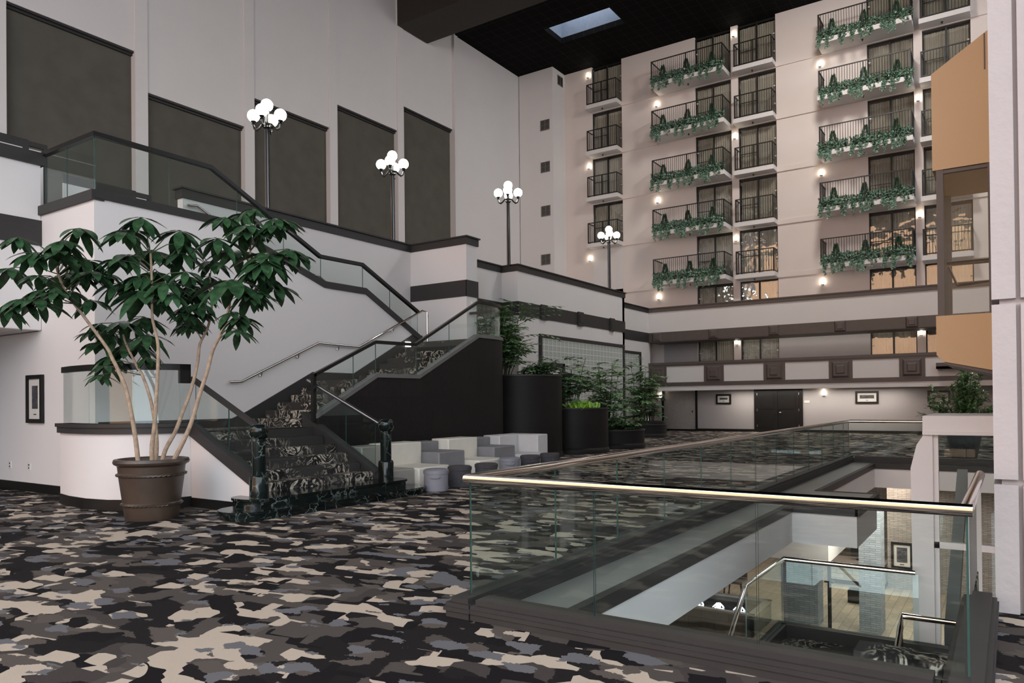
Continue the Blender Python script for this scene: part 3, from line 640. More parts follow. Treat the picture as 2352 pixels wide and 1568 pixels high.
# curved half wall at the landing
cv = [(-13.42, 6.75), (-13.42, 6.2), (-12.9, 6.1), (-12.3, 6.07), (-11.8, 6.15), (-11.45, 6.35), (-11.2, 6.65), (-11.08, 6.95), (-11.05, 7.12)]
struct('wall_landing', MB().wall(cv, 0, 1.2, 0, .15), M['white'], 'white curved half wall around the lower landing', 'wall')
struct('trim_9', MB().wall(cv[1:], 1.2, 1.36, -.05, .17).wall(cv[1:], 1.3, 1.36, -.08, .19), M['dark'], 'dark curved cap of the landing half wall', 'trim')
struct('baseboard_left', MB().wall(cv[1:], 0, .17, -.015, 0).box(-24, -13.42, YW-.02, YW, 0, .17).box(-11.05, -9.4, 7.085, 7.1, 0, .15), M['rail'], 'dark baseboard of the hall and curved wall', 'baseboard')
t = thing('glass_railing', (-12.3, 6.1, 1.36), 'curved glass railing with dark rail on the half wall behind the tree', 'railing')
cg = cv[1:]
for i in range(0, len(cg)-1, 2):
    g = MB().wall(cg[i:i+3], 1.36, 2.24, .05, .062)
    g.build('glass_panel', [M['glass']], t, smooth=False)
MB().wall(cg, 2.21, 2.31, .02, .1).wall(cg[-2:], 2.0, 2.3, .02, .1).build('handrail', M['rail'], t)
# lower flight, landing, middle flights as one staircase
st = thing('staircase', (-10.6, 8.5, 0), 'grand carpeted staircase with marble foot turning at landings', 'staircase')
NOS = [(-9.76-.33*k, .40+.157*k) for k in range(6)]
def rounded_step(x0, x1, y0, y1, r):
    def arc(cx, cy, a0, a1): return [(cx+r*cos(a0+(a1-a0)*i/8), cy+r*sin(a0+(a1-a0)*i/8)) for i in range(9)]
    return arc(x0+r, y0+r, -pi, -pi/2)+arc(x1-r, y0+r, -pi/2, 0)+arc(x1-r, y1-r, 0, pi/2)+arc(x0+r, y1-r, pi/2, pi)
p1 = rounded_step(-9.64, -8.82, 6.45, 10.5, .4); mb = MB().prism(p1, 'z', 0, .1)
p1b = rounded_step(-9.66, -8.79, 6.42, 10.53, .43); mb.prism(p1b, 'z', .095, .13); mb.build('plinth_step', M['marble'], st)
p2 = rounded_step(-9.75, -9.14, 6.84, 10.27, .22); mb = MB().prism(p2, 'z', .13, .23)
p2b = rounded_step(-9.77, -9.11, 6.81, 10.3, .25); mb.prism(p2b, 'z', .225, .26); mb.build('plinth_step', M['marble'], st)
for k, (x, z) in enumerate(NOS):
    B(x-.345, x, 7.14, 9.95, 0 if k else .1, z).build('step', M['stair'], st, bevel=.025)
    if k == 5: pass
lz = 1.185
MB().box(XW+.01, -11.4, 6.75, 9.98, 1.0, lz).box(-13.2, -11.65, 6.35, 6.75, 1.0, lz).build('landing', M['stair'], st)
z = lz
for k in range(6):
    z += .165; y = 9.98+.33*k
    B(XW+.01, -11.42, y, y+.34, 0, z).build('step', M['stair'], st, bevel=.02)
B(XW+.01, -11.42, 11.9, 13.12, 1.9, z).build('landing', M['stair'], st)
for k in range(7):
    z += .156; y = 13.1+.33*k
    B(XW+.01 if k < 6 else X2+.01, -11.42, y, y+.34, 1.6, z).build('step', M['stair'], st, bevel=.02)
LZ = z
MB().box(X2+.01, -12.6, 15.45, 17.1, LZ-.2, LZ-.002).prism([(-12.6, 15.35), (-11.42, 15.35), (-11.42, 16.0), (-11.5, 16.45), (-11.75, 16.85), (-12.1, 17.07), (-12.6, 17.1)], 'z', LZ-.2, LZ-.002).build('landing', M['stair'], st)
for k in range(7):
    B(X2+.01, XW-.21, 15.1-.3*(k+1), 15.1-.3*k, LZ-.2, LZ+.16*(k+1)).build('step', M['stair'], st)
for k in range(8):
    B(X2+.01, XW-.21, 12.0-.33*(k+1), 12.0-.33*k, 3.6, LZ+1.12+.13*(k+1)).build('step', M['stair'], st)
B(X2+.01, XW-.21, 11.98, 13.05, 3.6, LZ+1.12).build('landing', M['stair'], st)
# stringers and low boards
sl = MB(); lt = [(-11.05, 1.36), (-9.36, .56)]; sl.prism([(-11.05, 0), (-9.36, 0), (-9.36, .52), (-11.05, 1.32)], 'y', 7.1, 7.18)
sl.build('side_wall', M['white'], st)
MB().band(lt, .2, 'y', 7.06, 7.22).box(-9.4, -9.33, 7.06, 7.22, .1, .56).build('stringer', M['dark'], st)
rl = [(-11.72, 1.47), (-11.52, 1.34), (-9.7, .37)]
MB().prism([(-11.6, 0), (-9.6, 0), (-9.6, .32)]+[(x, z) for x, z in reversed(rl)], 'y', 9.95, 10.08).band([(x, z+.02) for x, z in rl], .06, 'y', 9.92, 10.12).build('stringer', M['dark'], st)
bb = [(6.8, 1.36), (9.5, 1.36), (9.86, 1.5), (11.65, 2.38), (12.94, 2.38), (15.1, 3.48), (15.5, 3.48)]
bl = [(6.8, 1.0), (9.9, 1.0), (11.7, 1.9), (13.1, 1.95), (15.5, 3.1)]
MB().prism(list(bb)+list(reversed(bl)), 'x', XW, XW+.025).build('wall_board', M['dark'], st)
# dark clad balustrade wall with curved end
XD = -11.3
TOPD = [(9.96, 1.36), (11.64, 2.2), (13.0, 2.2), (15.32, 3.3), (16.0, 3.3)]
arc = [(-12.6+1.3*cos(a), 16.0+1.3*sin(a)) for a in [pi/2*i/10 for i in range(11)]]
path = [(XD, y) for y, _ in TOPD]+arc[1:]+[(-13.0, 17.3)]
ztop = [z for _, z in TOPD]+[3.3]*11
dw = MB().wall(path, 0, ztop, 0, .1)
struct('wall_stair_cladding', dw, M['leather'], 'tall black clad balustrade wall curving around the stair landing', 'wall')
struct('trim_10', MB().wall(path, ztop, [z+.09 for z in ztop], -.03, .14), plain('grey cap metal', '6B6967', .4), 'slim grey cap along the black stair wall', 'trim')
t = thing('glass_railing', (XD, 13, 2.3), 'sloping glass railing with black rail on the black stair wall', 'railing')
bot = [(y, z+.09) for y, z in TOPD]; top = [(9.93, 2.24), (11.65, 3.0), (12.95, 3.02), (15.4, 4.26), (16.0, 4.26)]
panes(t, bot, [(y, z-.03) for y, z in top], [9.99, 11.0, 11.66, 12.98, 14.2, 15.35, 15.98], 'x', XD-.06)
MB().wall(arc[:6], 3.39, 4.22, .055, .067).build('glass_panel', [M['glass']], t, smooth=False); MB().wall(arc[5:], 3.39, 4.22, .055, .067).build('glass_panel', [M['glass']], t, smooth=False)
MB().band(top, .07, 'x', XD-.1, XD-.02).wall(arc, 4.19, 4.26, .02, .1).wall([arc[-1], (-13.0, 17.3)], 4.19, 4.26, .02, .1).build('handrail', M['rail'], t)
MB().box(XD-.1, XD-.02, 9.9, 9.98, 1.3, 2.24).build('end_post', M['rail'], t)
# right rail of the lower flight, left rail of the lower flight
t = thing('glass_railing', (-10.5, 10.02, 1), 'sloping glass railing beside the lower flight, towards the sofa', 'railing')
panes(t, [(-11.55, 1.4), (-9.75, .42)], [(-11.55, 2.05), (-9.6, 1.26)], [-11.5, -10.55, -9.78], 'y', 10.02)
MB().tube([(-11.62, 10.02, 2.12), (-9.56, 10.02, 1.22)], .035, 10).build('handrail', M['steel'], t)
t = thing('glass_railing', (-10.2, 7.14, 1), 'sloping glass railing beside the lower flight, towards the tree', 'railing')
panes(t, [(-11.0, 1.35), (-9.4, .58)], [(-11.0, 2.03), (-9.35, 1.27)], [-10.97, -10.1, -9.4], 'y', 7.14)
MB().band([(-11.06, 2.11), (-9.3, 1.3)], .07, 'y', 7.1, 7.18).build('handrail', M['dark'], t)
for x, y, s in ((-9.3, 7.08, 'on the tree side'), (-9.52, 10.02, 'on the sofa side')):
    t = thing('newel_post', (x, y, .26), 'green black marble newel post at the stair foot, %s' % s, 'newel post', 'marble newel posts')
    MB().lathe([(.14, 0), (.14, .3), (.13, .33), (.115, .34)], 24, (x, y, .26)).build('base', M['marble'], t)
    MB().lathe([(.1, .33), (.1, .88)], 24, (x, y, .26)).build('shaft', M['marble'], t)
    MB().lathe([(.1, .87), (.125, .89), (.15, .94), (.15, 1.02), (.13, 1.07), (.1, 1.09)], 10, (x, y, .26)).build('capital', M['marble'], t)
# rail on the white stair wall
t = thing('glass_railing', (XW, 11, 4.5), 'long black railed glass railing on top of the white stair wall', 'railing')
bot = [(y, z+.1) for y, z in W1]; top = [(YW, 6.5), (9.1, 6.5), (11.95, 5.14), (13.32, 5.15), (15.42, 4.16)]
panes(t, bot, [(y, z-.04) for y, z in top], [YW+.02, 8.2, 9.7, 10.9, 11.97, 13.33, 14.3, 15.4], 'x', XW-.06)
panes(t, [(-15.3, 5.45), (XW, 5.45)], [(-15.3, 6.46), (XW, 6.46)], [-15.25, -14.4, XW-.03], 'y', YW+.05)
MB().band(top, .08, 'x', XW-.11, XW-.01).box(-15.3, XW-.11, YW+.001, YW+.1, 6.42, 6.499).build('handrail', M['rail'], t)
# wall handrails
def handrail(path, brk, label, x):
    t = thing('wall_handrail', path[0], label, 'handrail')
    MB().tube(path, .028, 10).build('rail', M['chrome'], t)
    for y, z in brk: MB().tube([(x, y, z-.1), (x+.05, y, z-.1), (x+.08, y, z-.03)], .012, 6).lathe([(.035, 0), (.035, .03)], 10, (x+.015, y, z-.115)).build('bracket', M['steel'], t)
X = XW+.09
handrail([(X, 9.4, 2.11), (X, 9.67, 2.12), (X, 11.75, 3.05), (X, 13.03, 3.03), (X, 15.43, 4.15), (X, 15.62, 4.14), (X, 15.62, 3.27)], [(10.2, 2.36), (11.2, 2.8), (12.4, 3.04), (14.3, 3.62)], 'long bent steel handrail on the white stair wall', XW)
X = X2+.09
handrail([(X, 9.62, 6.06), (X, 9.87, 6.1), (X, 11.9, 5.1), (X, 12.6, 5.06), (X, 13.4, 5.0), (X, 15.2, 4.1)], [(10.4, 5.85), (14.2, 4.6)], 'steel handrail behind the upper stair glass', X2)
o = tag(MB().box(XW+.025, XW+.06, 14.8, 14.98, 3.14, 3.27).build('step_light', M['globe']), 'small lit step light low on the stair wall', 'step light')

# ------------------------------------------------------------------ void: curbs, rail, lower lobby
cb = MB()
def curb(x0, x1, y0, y1, e): cb.box(x0, x1, y0, y1, -.1+e, .11+e).box(x0+.03, x1-.03, y0+.03, y1-.03, .11+e, .15+e).box(x0-.015+e, x1+.015-e, y0-.015+e, y1+.015-e, .05+e, .08+e)
curb(-3.64, -3.42, 4.48, 21.3, 0); curb(-3.41, -.33, 4.485, 4.72, .0015); curb(-.32, -.1, 4.478, 6.8, .003); curb(-3.41, 2.2, 21.0, 21.295, .0015)
struct('trim_11', cb, M['dark'], 'dark moulded curb around the floor opening', 'trim')
lg = MB(); lg.box(-3.42, -2.92, 4.72, 21.0, -.12, -.01).box(-2.92, -1.96, 12.22, 14.16, -.12, -.01)
struct('ledge', lg, M['ledge'], 'grey ledge and short beam inside the floor opening', 'ledge')
tr = MB()
for a in ((-2.95, -2.86, 4.72, 12.19), (-2.95, -2.86, 14.19, 20.75), (-2.95, -1.92, 12.16, 12.22), (-2.95, -1.92, 14.16, 14.22), (-1.96, -1.9, 12.16, 14.22), (-2.95, 2.2, 20.72, 21.0)): tr.box(a[0], a[1], a[2], a[3], -.13, .0)
struct('trim_12', tr, M['dark'], 'dark inner edge moulding of the ledge in the opening', 'trim')
fs = MB(); fs.box(-3.6, -2.88, 4.6, 20.8, -.61, -.12).box(-2.9, -1.94, 12.19, 14.19, -.61, -.12).box(-3.6, 2.2, 20.77, 21.2, -.61, -.12)
struct('fascia', fs, M['white'], 'pale fascia below the edge of the floor opening', 'fascia')
t = thing('glass_railing', (-3.55, 4.6, .15), 'steel topped glass railing around the floor opening', 'railing')
ys = [4.66+1.31*i for i in range(13)]+[21.15]
panes(t, [(0, .13), (30, .13)], [(0, 1.03), (30, 1.03)], ys, 'x', -3.53)
panes(t, [(-4, .13), (0, .13)], [(-4, 1.03), (0, 1.03)], [-3.51, -2.42, -1.3, -.21], 'y', 4.62)
panes(t, [(0, .13), (8, .13)], [(0, 1.03), (8, 1.03)], [4.66, 6.75], 'x', -.2)
panes(t, [(-4, .13), (3, .13)], [(-4, 1.03), (3, 1.03)], [-3.5, -2.2, -.9, .4, 1.7], 'y', 21.15)
MB().tube([(-.2, 6.78, 1.05), (-.2, 4.62, 1.05)], .034, 12).tube([(-.17, 4.62, 1.05), (-3.53, 4.62, 1.05), (-3.53, 21.15, 1.05), (2.0, 21.15, 1.05)], .034, 12).build('handrail', M['chrome'], t)
# lower lobby
ZL = -3.4
struct('floor_lower', B(-12, 6, 0, 40, ZL-.2, ZL), M['wood'], 'wood look tile floor of the lower lobby', 'floor')
struct('wall_lower_far', MB().box(-2.76, 6, 22.0, 22.2, ZL, -.6).box(-12, -2.6, 27.0, 27.2, ZL, -.6), M['tanbrick'], 'warm textured wall of the lower lobby', 'wall')
struct('wall_lower_side', MB().box(-12, -11.8, 0, 27, ZL, -.6).box(4, 4.2, 0, 24, ZL, -.6), M['taupe'], 'plain side walls of the lower lobby', 'wall')
struct('pillar_1', MB().box(-4.37, -3.58, 17.4, 17.95, ZL, -1.8), M['brick'], 'textured lobby pillar beside the fountain', 'pillar')
struct('pillar_2', MB().box(-2.76, -2.33, 17.5, 18.1, ZL, -.6), M['brick'], 'textured lobby pillar beside the dark pole', 'pillar')
struct('soffit', MB().box(-6.5, -3.2, 16.6, 18.6, -1.8, -.6), M['white'], 'white dropped soffit above the lobby pillar', 'soffit')
picture(-2.67, -2.16, -2.85, -2.16, 21.99, 'black framed picture on the lower lobby wall', .07)
tag(MB().tube([(-3.32, 17.3, ZL), (-3.32, 17.3, -2.0)], .04, 8).box(-3.42, -3.22, 17.2, 17.4, ZL, ZL+.03).box(-3.42, -3.22, 17.27, 17.33, -2.36, -2.32).build('pole', M['rail']), 'thin dark pole between the two lobby pillars', 'pole')
t = thing('reception_counter', (-3.4, 22.2, ZL), 'pale brick counter with dark top in the lower lobby', 'counter')
B(-4.2, -2.8, 21.8, 22.5, ZL+.12, ZL+.55).build('body', M['block'], t); B(-4.25, -2.8, 21.7, 22.6, ZL+.55, ZL+.62).build('worktop', M['brown'], t); B(-4.2, -2.8, 21.82, 22.5, ZL, ZL+.12).build('base', M['dark'], t)
tag(MB().box(-3.7, -3.1, 22.2, 22.3, ZL+.72, ZL+1.05).box(-3.45, -3.35, 22.22, 22.3, ZL+.63, ZL+.72).box(-3.55, -3.25, 22.15, 22.35, ZL+.62, ZL+.64).build('monitor', M['rail']), 'dark screen standing on the lobby counter', 'monitor')
tag(MB().box(-3.4, -3.05, 19.9, 20.2, ZL, ZL+.3).box(-3.38, -3.07, 19.92, 20.18, ZL+.3, ZL+.33).build('waste_bin', M['rail']), 'small black bin beside the lobby pillar', 'bin')
o = tag(B(-3.3, -2.6, 16.7, 17.35, ZL, ZL+.015).build('doormat', M['dark']), 'dark doormat on the lower lobby floor', 'doormat')
# fountain
t = thing('fountain', (-5.6, 16.8, ZL), 'square tiled fountain basin with lit jets in the lower lobby', 'fountain')
x0, x1, y0, y1, zr = -7.4, -4.58, 15.9, 17.35, -2.92
MB().box(x0, x1, y0, y0+.1, ZL, zr-.04).box(x0, x1, y1-.1, y1, ZL, zr-.04).box(x0, x0+.1, y0, y1, ZL, zr-.04).box(x1-.1, x1, y0, y1, ZL, zr-.04).build('basin', M['tile'], t)
MB().box(x0, x1+.02, y0-.02, y0+.12, zr-.04, zr).box(x0, x1+.02, y1-.12, y1+.02, zr-.04, zr).box(x1-.12, x1+.02, y0, y1, zr-.04, zr).build('rim', M['mid_leather'], t)
B(x0+.1, x1-.1, y0+.1, y1-.1, zr-.18, zr-.14).build('water', M['water'], t)
for i, x in enumerate((-6.02, -5.55, -5.08)):
    mb = MB()
    for j in range(7):
        a = 2*pi*j/7; mb.tube([(x, 16.6, zr-.16), (x+.05*cos(a), 16.6+.05*sin(a), zr-.06), (x+.13*cos(a), 16.6+.13*sin(a), zr-.13)], [.022, .018, .006], 5)
    mb.ball((x, 16.6, zr-.1), .05, 8, 6); mb.build('water_jet', M['jet'], t)
t = thing('side_chair', (-5.85, 18.9, ZL), 'dark wooden chair behind the fountain', 'chair')
B(-6.1, -5.62, 18.6, 19.1, ZL+.42, ZL+.48).build('seat', M['brown'], t)
for x, y in ((-6.06, 18.64), (-5.66, 18.64), (-6.06, 19.06), (-5.66, 19.06)): MB().tube([(x, y, ZL+.43), (x+(.04 if x > -5.9 else -.04), y, ZL)], .022, 6).build('leg', M['brown'], t)
MB().box(-6.1, -5.62, 19.05, 19.1, ZL+.5, ZL+.95).build('backrest', M['brown'], t)
# mid landing of the lower stair
ml = -1.6
st2 = thing('stair_landing', (-1.5, 9, ml-.2), 'carpeted landing of the stair down to the lobby', 'landing')
MB().box(-2.6, 2.0, 8.3, 10.55, ml-.2, ml).build('landing', M['stair'], st2)
MB().box(-2.72, 1.5, 10.55, 10.7, ml-.25, ml+.16).box(-2.72, -2.58, 7.8, 10.6, ml-.25, ml+.16).build('curb', M['dark'], st2)
for k in range(7): B(-2.6, -1.1, 8.3-.3*(k+1), 8.3-.3*k, ZL, ml-.17*(k+1)).build('step', M['stair'], st2)
for k in range(8): B(-1.0, -.3, 8.3-.28*(k+1), 8.3-.28*k, ml-.1, ml+.17*(k+1)).build('step', M['stair'], st2)
t = thing('glass_railing', (-2.6, 10.6, ml+.16), 'low steel railed glass around the stair landing in the opening', 'railing')
panes(t, [(-3, ml+.16), (2, ml+.16)], [(-3, -.58), (2, -.58)], [-2.6, -.98], 'y', 10.62)
panes(t, [(8, ml+.16), (11, ml+.16)], [(8, -.58), (11, -.58)], [8.85, 10.58], 'x', -2.63)
MB().tube([(-1.02, 10.62, -.56), (-2.63, 10.62, -.56), (-2.63, 8.85, -.56), (-2.4, 5.9, -1.9)], .03, 10).build('handrail', M['chrome'], t)
t = thing('stair_handrail', (-.9, 8.4, -1.5), 'bent steel handrail at the foot of the upper lobby stair', 'handrail')
MB().tube([(-.36, 8.35, -.53), (-.92, 8.35, -.53), (-.93, 8.25, -.62), (-.88, 7.0, -.95), (-.84, 6.3, -1.15)], .028, 10).tube([(-.93, 8.25, -.62), (-.93, 8.28, ml)], .022, 8).build('rail', M['chrome'], t)

# ------------------------------------------------------------------ right column, elevator
cl = MB(); cl.box(-.06, 2.6, 6.86, 8.3, -.6, 15)
for z0, z1 in ((-.6, .98), (1.02, 2.36), (2.40, 5.43), (5.47, 9), (9.04, 15)): cl.box(-.11, .045, 6.81, 8.28, z0, z1).box(.075, 2.6, 6.8, 6.86, z0, z1)
struct('wall_right', cl, M['concrete'], 'white jointed concrete column at the side of the opening', 'column')
YE = 11.0
t = thing('elevator_cab', (0, YE, 1.9), 'tan panelled glass elevator cab beside the white column', 'elevator')
x0, x1 = -.8, 1.4
MB().prism([(x0, 4.58), (x1, 4.58), (x1, 6.95), (-.1, 6.27), (-.12, 6.27), (x0, 5.83)], 'y', YE, YE+1.6).build('roof_panel', M['tan'], t)
MB().box(-.22, -.205, YE-.004, YE, 5.75, 6.2).build('access_slot', M['brown'], t)
MB().prism([(x0+.02, 2.7), (x1, 2.7), (x1, 1.72), (-.0, 1.72), (-.0, 1.74), (-.15, 1.76), (-.15, 1.98), (-.7, 2.11), (x0+.02, 2.2)], 'y', YE, YE+1.6).build('base_panel', M['tan'], t)
MB().prism([(x0+.12, 2.11), (-.15, 1.975), (-.15, 1.93), (x0+.1, 2.08)], 'y', YE+.02, YE+1.6).build('underside', M['brown'], t)
for q in ((x0+.04, x0+.12, YE+.01, YE+.1), (x0+.04, x0+.12, YE+1.5, YE+1.59), (-.2, -.11, YE+.01, YE+.1), (1.3, 1.39, YE+.01, YE+.1)): B(q[0], q[1], q[2], q[3], 2.7, 4.58).build('post', M['brown'], t)
B(x0+.12, 1.3, YE+.02, YE+.08, 4.53, 4.575).build('head_rail', M['brown'], t)
MB().box(x0+.12, -.2, YE+.03, YE+.045, 2.7, 4.56).box(-.11, 1.3, YE+.03, YE+.045, 2.7, 4.56).box(x0+.06, x0+.075, YE+.1, YE+1.5, 2.7, 4.56).build('glass_panel', M['lift_glass'], t, smooth=False)
MB().tube([(x0+.14, YE+.1, 3.37), (1.3, YE+.1, 3.37)], .03, 8).tube([(x0+.25, YE+.25, 3.1), (1.3, YE+.25, 3.2)], .02, 8).tube([(x0+.15, YE+.12, 3.37), (x0+.25, YE+.25, 3.1)], .015, 6).build('handrail', M['chrome'], t)
t = thing('elevator_shaft_frame', (-.5, 10.8, -1.6), 'white framed glazed enclosure at the elevator foot', 'elevator enclosure')
MB().box(-.93, 1.6, 10.75, 12.6, 1.18, 1.42).box(-.93, 1.6, 10.72, 10.75, 1.18, 1.22).build('head_beam', M['white'], t)
MB().prism([(-1.06, -1.6), (-.82, -1.6), (-.82, 1.18), (-.92, 1.18), (-1.0, 1.05), (-1.07, .75)], 'y', 10.75, 10.95).build('post', M['white'], t)
MB().prism([(-.14, -1.6), (-.02, -1.6), (-.02, 1.18), (-.14, 1.18)], 'y', 10.75, 10.95).build('post', M['white'], t)
MB().box(-.82, -.14, 10.78, 10.86, -.25, -.17).box(-.82, -.76, 10.78, 10.86, -1.6, 1.18).build('mullion', M['white'], t)
MB().box(-.76, -.14, 10.81, 10.825, -.17, 1.17).box(-.76, -.14, 10.81, 10.825, -1.6, -.25).build('glass_panel', M['lift_glass'], t, smooth=False)
MB().prism([(11.2, -1.6), (14.5, .2), (14.5, .45), (11.2, -1.35)], 'x', -.75, -.6).build('stringer', M['ledge'], t)

# ------------------------------------------------------------------ lamp posts on the terrace
def lamp(x, y, label):
    z = 5.4; h = 4.35
    t = thing('lamp_post', (x, y, z), label, 'lamp post', 'black lamp posts with white globes')
    MB().lathe([(.18, 0), (.18, .1), (.13, .16), (.12, .5), (.09, .6)], 16, (x, y, z)).build('base', M['iron'], t)
    mb = MB(); n = 24; prof = [(.085, .55), (.078, 2), (.07, h-.05)]
    vs = [(x+r*(1 if j % 2 else .86)*cos(2*pi*j/n), y+r*(1 if j % 2 else .86)*sin(2*pi*j/n), z+zz) for r, zz in prof for j in range(n)]
    mb.add(vs, [(i*n+j, i*n+(j+1) % n, (i+1)*n+(j+1) % n, (i+1)*n+j) for i in range(2) for j in range(n)]); mb.build('pole', M['iron'], t)
    MB().lathe([(.07, h-.05), (.11, h), (.07, h+.06), (.09, h+.12), (.06, h+.2), (.055, h+.3), (.075, h+.42), (.09, h+.46), (.09, h+.49)], 14, (x, y, z)).build('hub', M['iron'], t)
    R = .178
    MB().ball((x, y, z+h+.5+R*.9), R).build('globe', M['globe'], t)
    for i in range(4):
        a = .55+i*pi/2; c, s = cos(a), sin(a); P = lambda r, zz: (x+c*r, y+s*r, z+h+zz)
        am = MB().tube([P(.05, .12), P(.14, .1), P(.22, 0), P(.3, -.06), P(.37, -.02), P(.4, .08), P(.4, .14)], [.03, .03, .03, .035, .035, .03, .03], 8)
        am.tube([P(.06, -.02), P(.12, .04), P(.2, .06), P(.24, .0)], .013, 6)
        am.lathe([(.03, .1), (.06, .12), (.03, .15), (.07, .18), (.08, .21)], 12, (x+c*.4, y+s*.4, z+h)).build('arm', M['iron'], t)
        MB().ball((x+c*.4, y+s*.4, z+h+.2+R*.9), R).build('globe', M['globe'], t)
lamp(-18.0, 14.07, 'black lamp post with five lit globes, nearest the mezzanine')
lamp(-18.1, 19.5, 'black lamp post with five lit globes, second along the terrace, before the last grey panel')
lamp(-16.8, 24.9, 'black lamp post with five lit globes, standing before the plain white wall bay')
lamp(-16.95, 34.3, 'black lamp post with five lit globes, in front of the short balconies')

# ------------------------------------------------------------------ sofa and ottomans
def sofa(nm, label, *bx):
    t = thing('sofa_module', ((bx[0][1]+bx[0][2])/2, (bx[0][3]+bx[0][4])/2, 0), label, 'sofa module', 'cube sofa along the black stair wall')
    for n, a, b, c, d, e, f, m in bx: MB().box(a, b, c+.006, d-.006, e, f).build(n, M[m], t, bevel=.025)
XS, XB0, XB1 = -9.68, -10.45, -10.95
sofa('', 'mid grey seat with taupe back behind the newel post', ('seat', XB0, XS, 10.33, 11.0, .02, .375, 'mid_leather'), ('backrest', XB1, XB0, 10.33, 11.0, .02, .8, 'mid_leather'))
sofa('', 'ivory seat and backrest nearest the newel post', ('seat', XB0, XS+.1, 11.0, 11.95, .02, .375, 'cream_leather'), ('backrest', XB1, XB0, 11.0, 12.1, .02, .82, 'cream_leather'))
sofa('', 'grey cube table between the two ivory seats', ('cube', -10.72, -9.98, 12.1, 13.0, .02, .6, 'grey_leather'), ('backrest', -11.1, -10.72, 12.1, 13.0, .02, .79, 'grey_leather'))
sofa('', 'ivory seat and backrest between the grey cubes', ('seat', XB0, XS+.1, 13.0, 14.0, .02, .375, 'cream_leather'), ('backrest', XB1, XB0, 13.0, 14.1, .02, .83, 'cream_leather'))
sofa('', 'grey cube table beside the pale corner seat', ('cube', -10.72, -9.98, 14.1, 15.0, .02, .6, 'grey_leather'), ('backrest', -11.1, -10.72, 14.1, 15.0, .02, .79, 'grey_leather'))
sofa('', 'pale grey corner seat with tall end block', ('seat', XB0, XS, 15.0, 15.85, .02, .38, 'pale_leather'), ('backrest', XB1, XB0, 15.0, 15.85, .02, .82, 'pale_leather'), ('end_block', XB1, -9.87, 15.85, 16.35, .02, .82, 'pale_leather'))
def ottoman(x, y, m, r, h, strap, label):
    t = thing('ottoman', (x, y, 0), label, 'ottoman', 'round ottomans before the sofa')
    MB().lathe([(r*.97, 0.01), (r, .03), (r, h-.1), (r+.008, h-.095), (r+.008, h-.085)], 28, (x, y, 0)).build('body', M[m], t)
    MB().lathe([(r+.012, h-.085), (r+.012, h-.03), (r-.02, h-.008), (.01, h)], 28, (x, y, 0)).build('lid', M[m], t)
    if strap:
        a0 = -1.35; pts = [(x+(r+.02)*cos(a0+i*.12), y+(r+.02)*sin(a0+i*.12), h-.16+(.015 if i in (0, 6) else 0)) for i in range(7)]
        MB().tube(pts, .011, 6).ball(pts[-1], .018, 8, 6).build('strap', M[m], t)
OT = [(-8.9, 10.7, 'blue_vinyl', 1, 'blue grey vinyl ottoman with strap, nearest the stair foot'), (-8.95, 11.48, 'charcoal_fabric', 0, 'charcoal fabric ottoman standing next to the first blue grey one'), (-8.83, 12.2, 'charcoal_fabric', 0, 'charcoal fabric ottoman before the second ivory seat'),
      (-9.3, 13.75, 'blue_vinyl', 1, 'blue grey vinyl ottoman with strap, before the second grey cube'), (-9.25, 14.52, 'charcoal_fabric', 1, 'charcoal fabric ottoman with strap, before the corner seat'), (-9.18, 15.28, 'charcoal_fabric', 0, 'charcoal fabric ottoman at the planter end of the row')]
for x, y, m, s, lb in OT: ottoman(x, y, m, .225, .42, s, lb)

# ------------------------------------------------------------------ large planters and their plants
def pinnate(mb, st, rr, p, d, L, n, lw, ll):
    """an arching frond with paired leaflets"""
    q = Vector(p); d = Vector(d).normalized(); pts = [q.copy()]
    for i in range(n):
        d = (d+Vector((0, 0, -.09))).normalized(); q = q+d*(L/n); pts.append(q.copy())
        side = d.cross(Vector((0, 0, 1))).normalized()
        for sg in (-1, 1):
            dd = (d*.7+side*sg*.9+Vector((0, 0, rr.uniform(-.35, .05)))).normalized()
            mb.leaf(q, dd, Vector((0, 0, 1)), ll*rr.uniform(.75, 1.1), lw, .15)
    mb.leaf(q, d, Vector((0, 0, 1)), ll, lw, .1)
    st.tube(pts, .006, 4, False)
def bushy(rr, mb, st, c, z0, n, h0, h1, spread, fl, ll, lw):
    fl += 1; ll *= 1.75; lw *= 2.2
    for i in range(n):
        a = rr.uniform(0, 2*pi); r = spread*math.sqrt(rr.random()); h = rr.uniform(h0, h1); b = Vector((c[0]+r*.4*cos(a), c[1]+r*.4*sin(a), z0))
        tip = Vector((c[0]+r*cos(a), c[1]+r*sin(a), z0+h)); mid = (b+tip)/2+Vector((0, 0, h*.12)); pts = [b, (b+mid)/2, mid, (mid+tip)/2+Vector((0, 0, .03)), tip]
        st.tube(pts, [.014, .012, .01, .008, .006], 5, False)
        for k in range(fl):
            t = .35+.65*(k+rr.random())/fl; s = t*4; j = min(3, int(s)); p = pts[j].lerp(pts[j+1], s-j); aa = rr.uniform(0, 2*pi)
            pinnate(mb, st, rr, p, (cos(aa), sin(aa), rr.uniform(.1, .8)), ll*2.0*rr.uniform(.7, 1.1), 4, lw, ll)
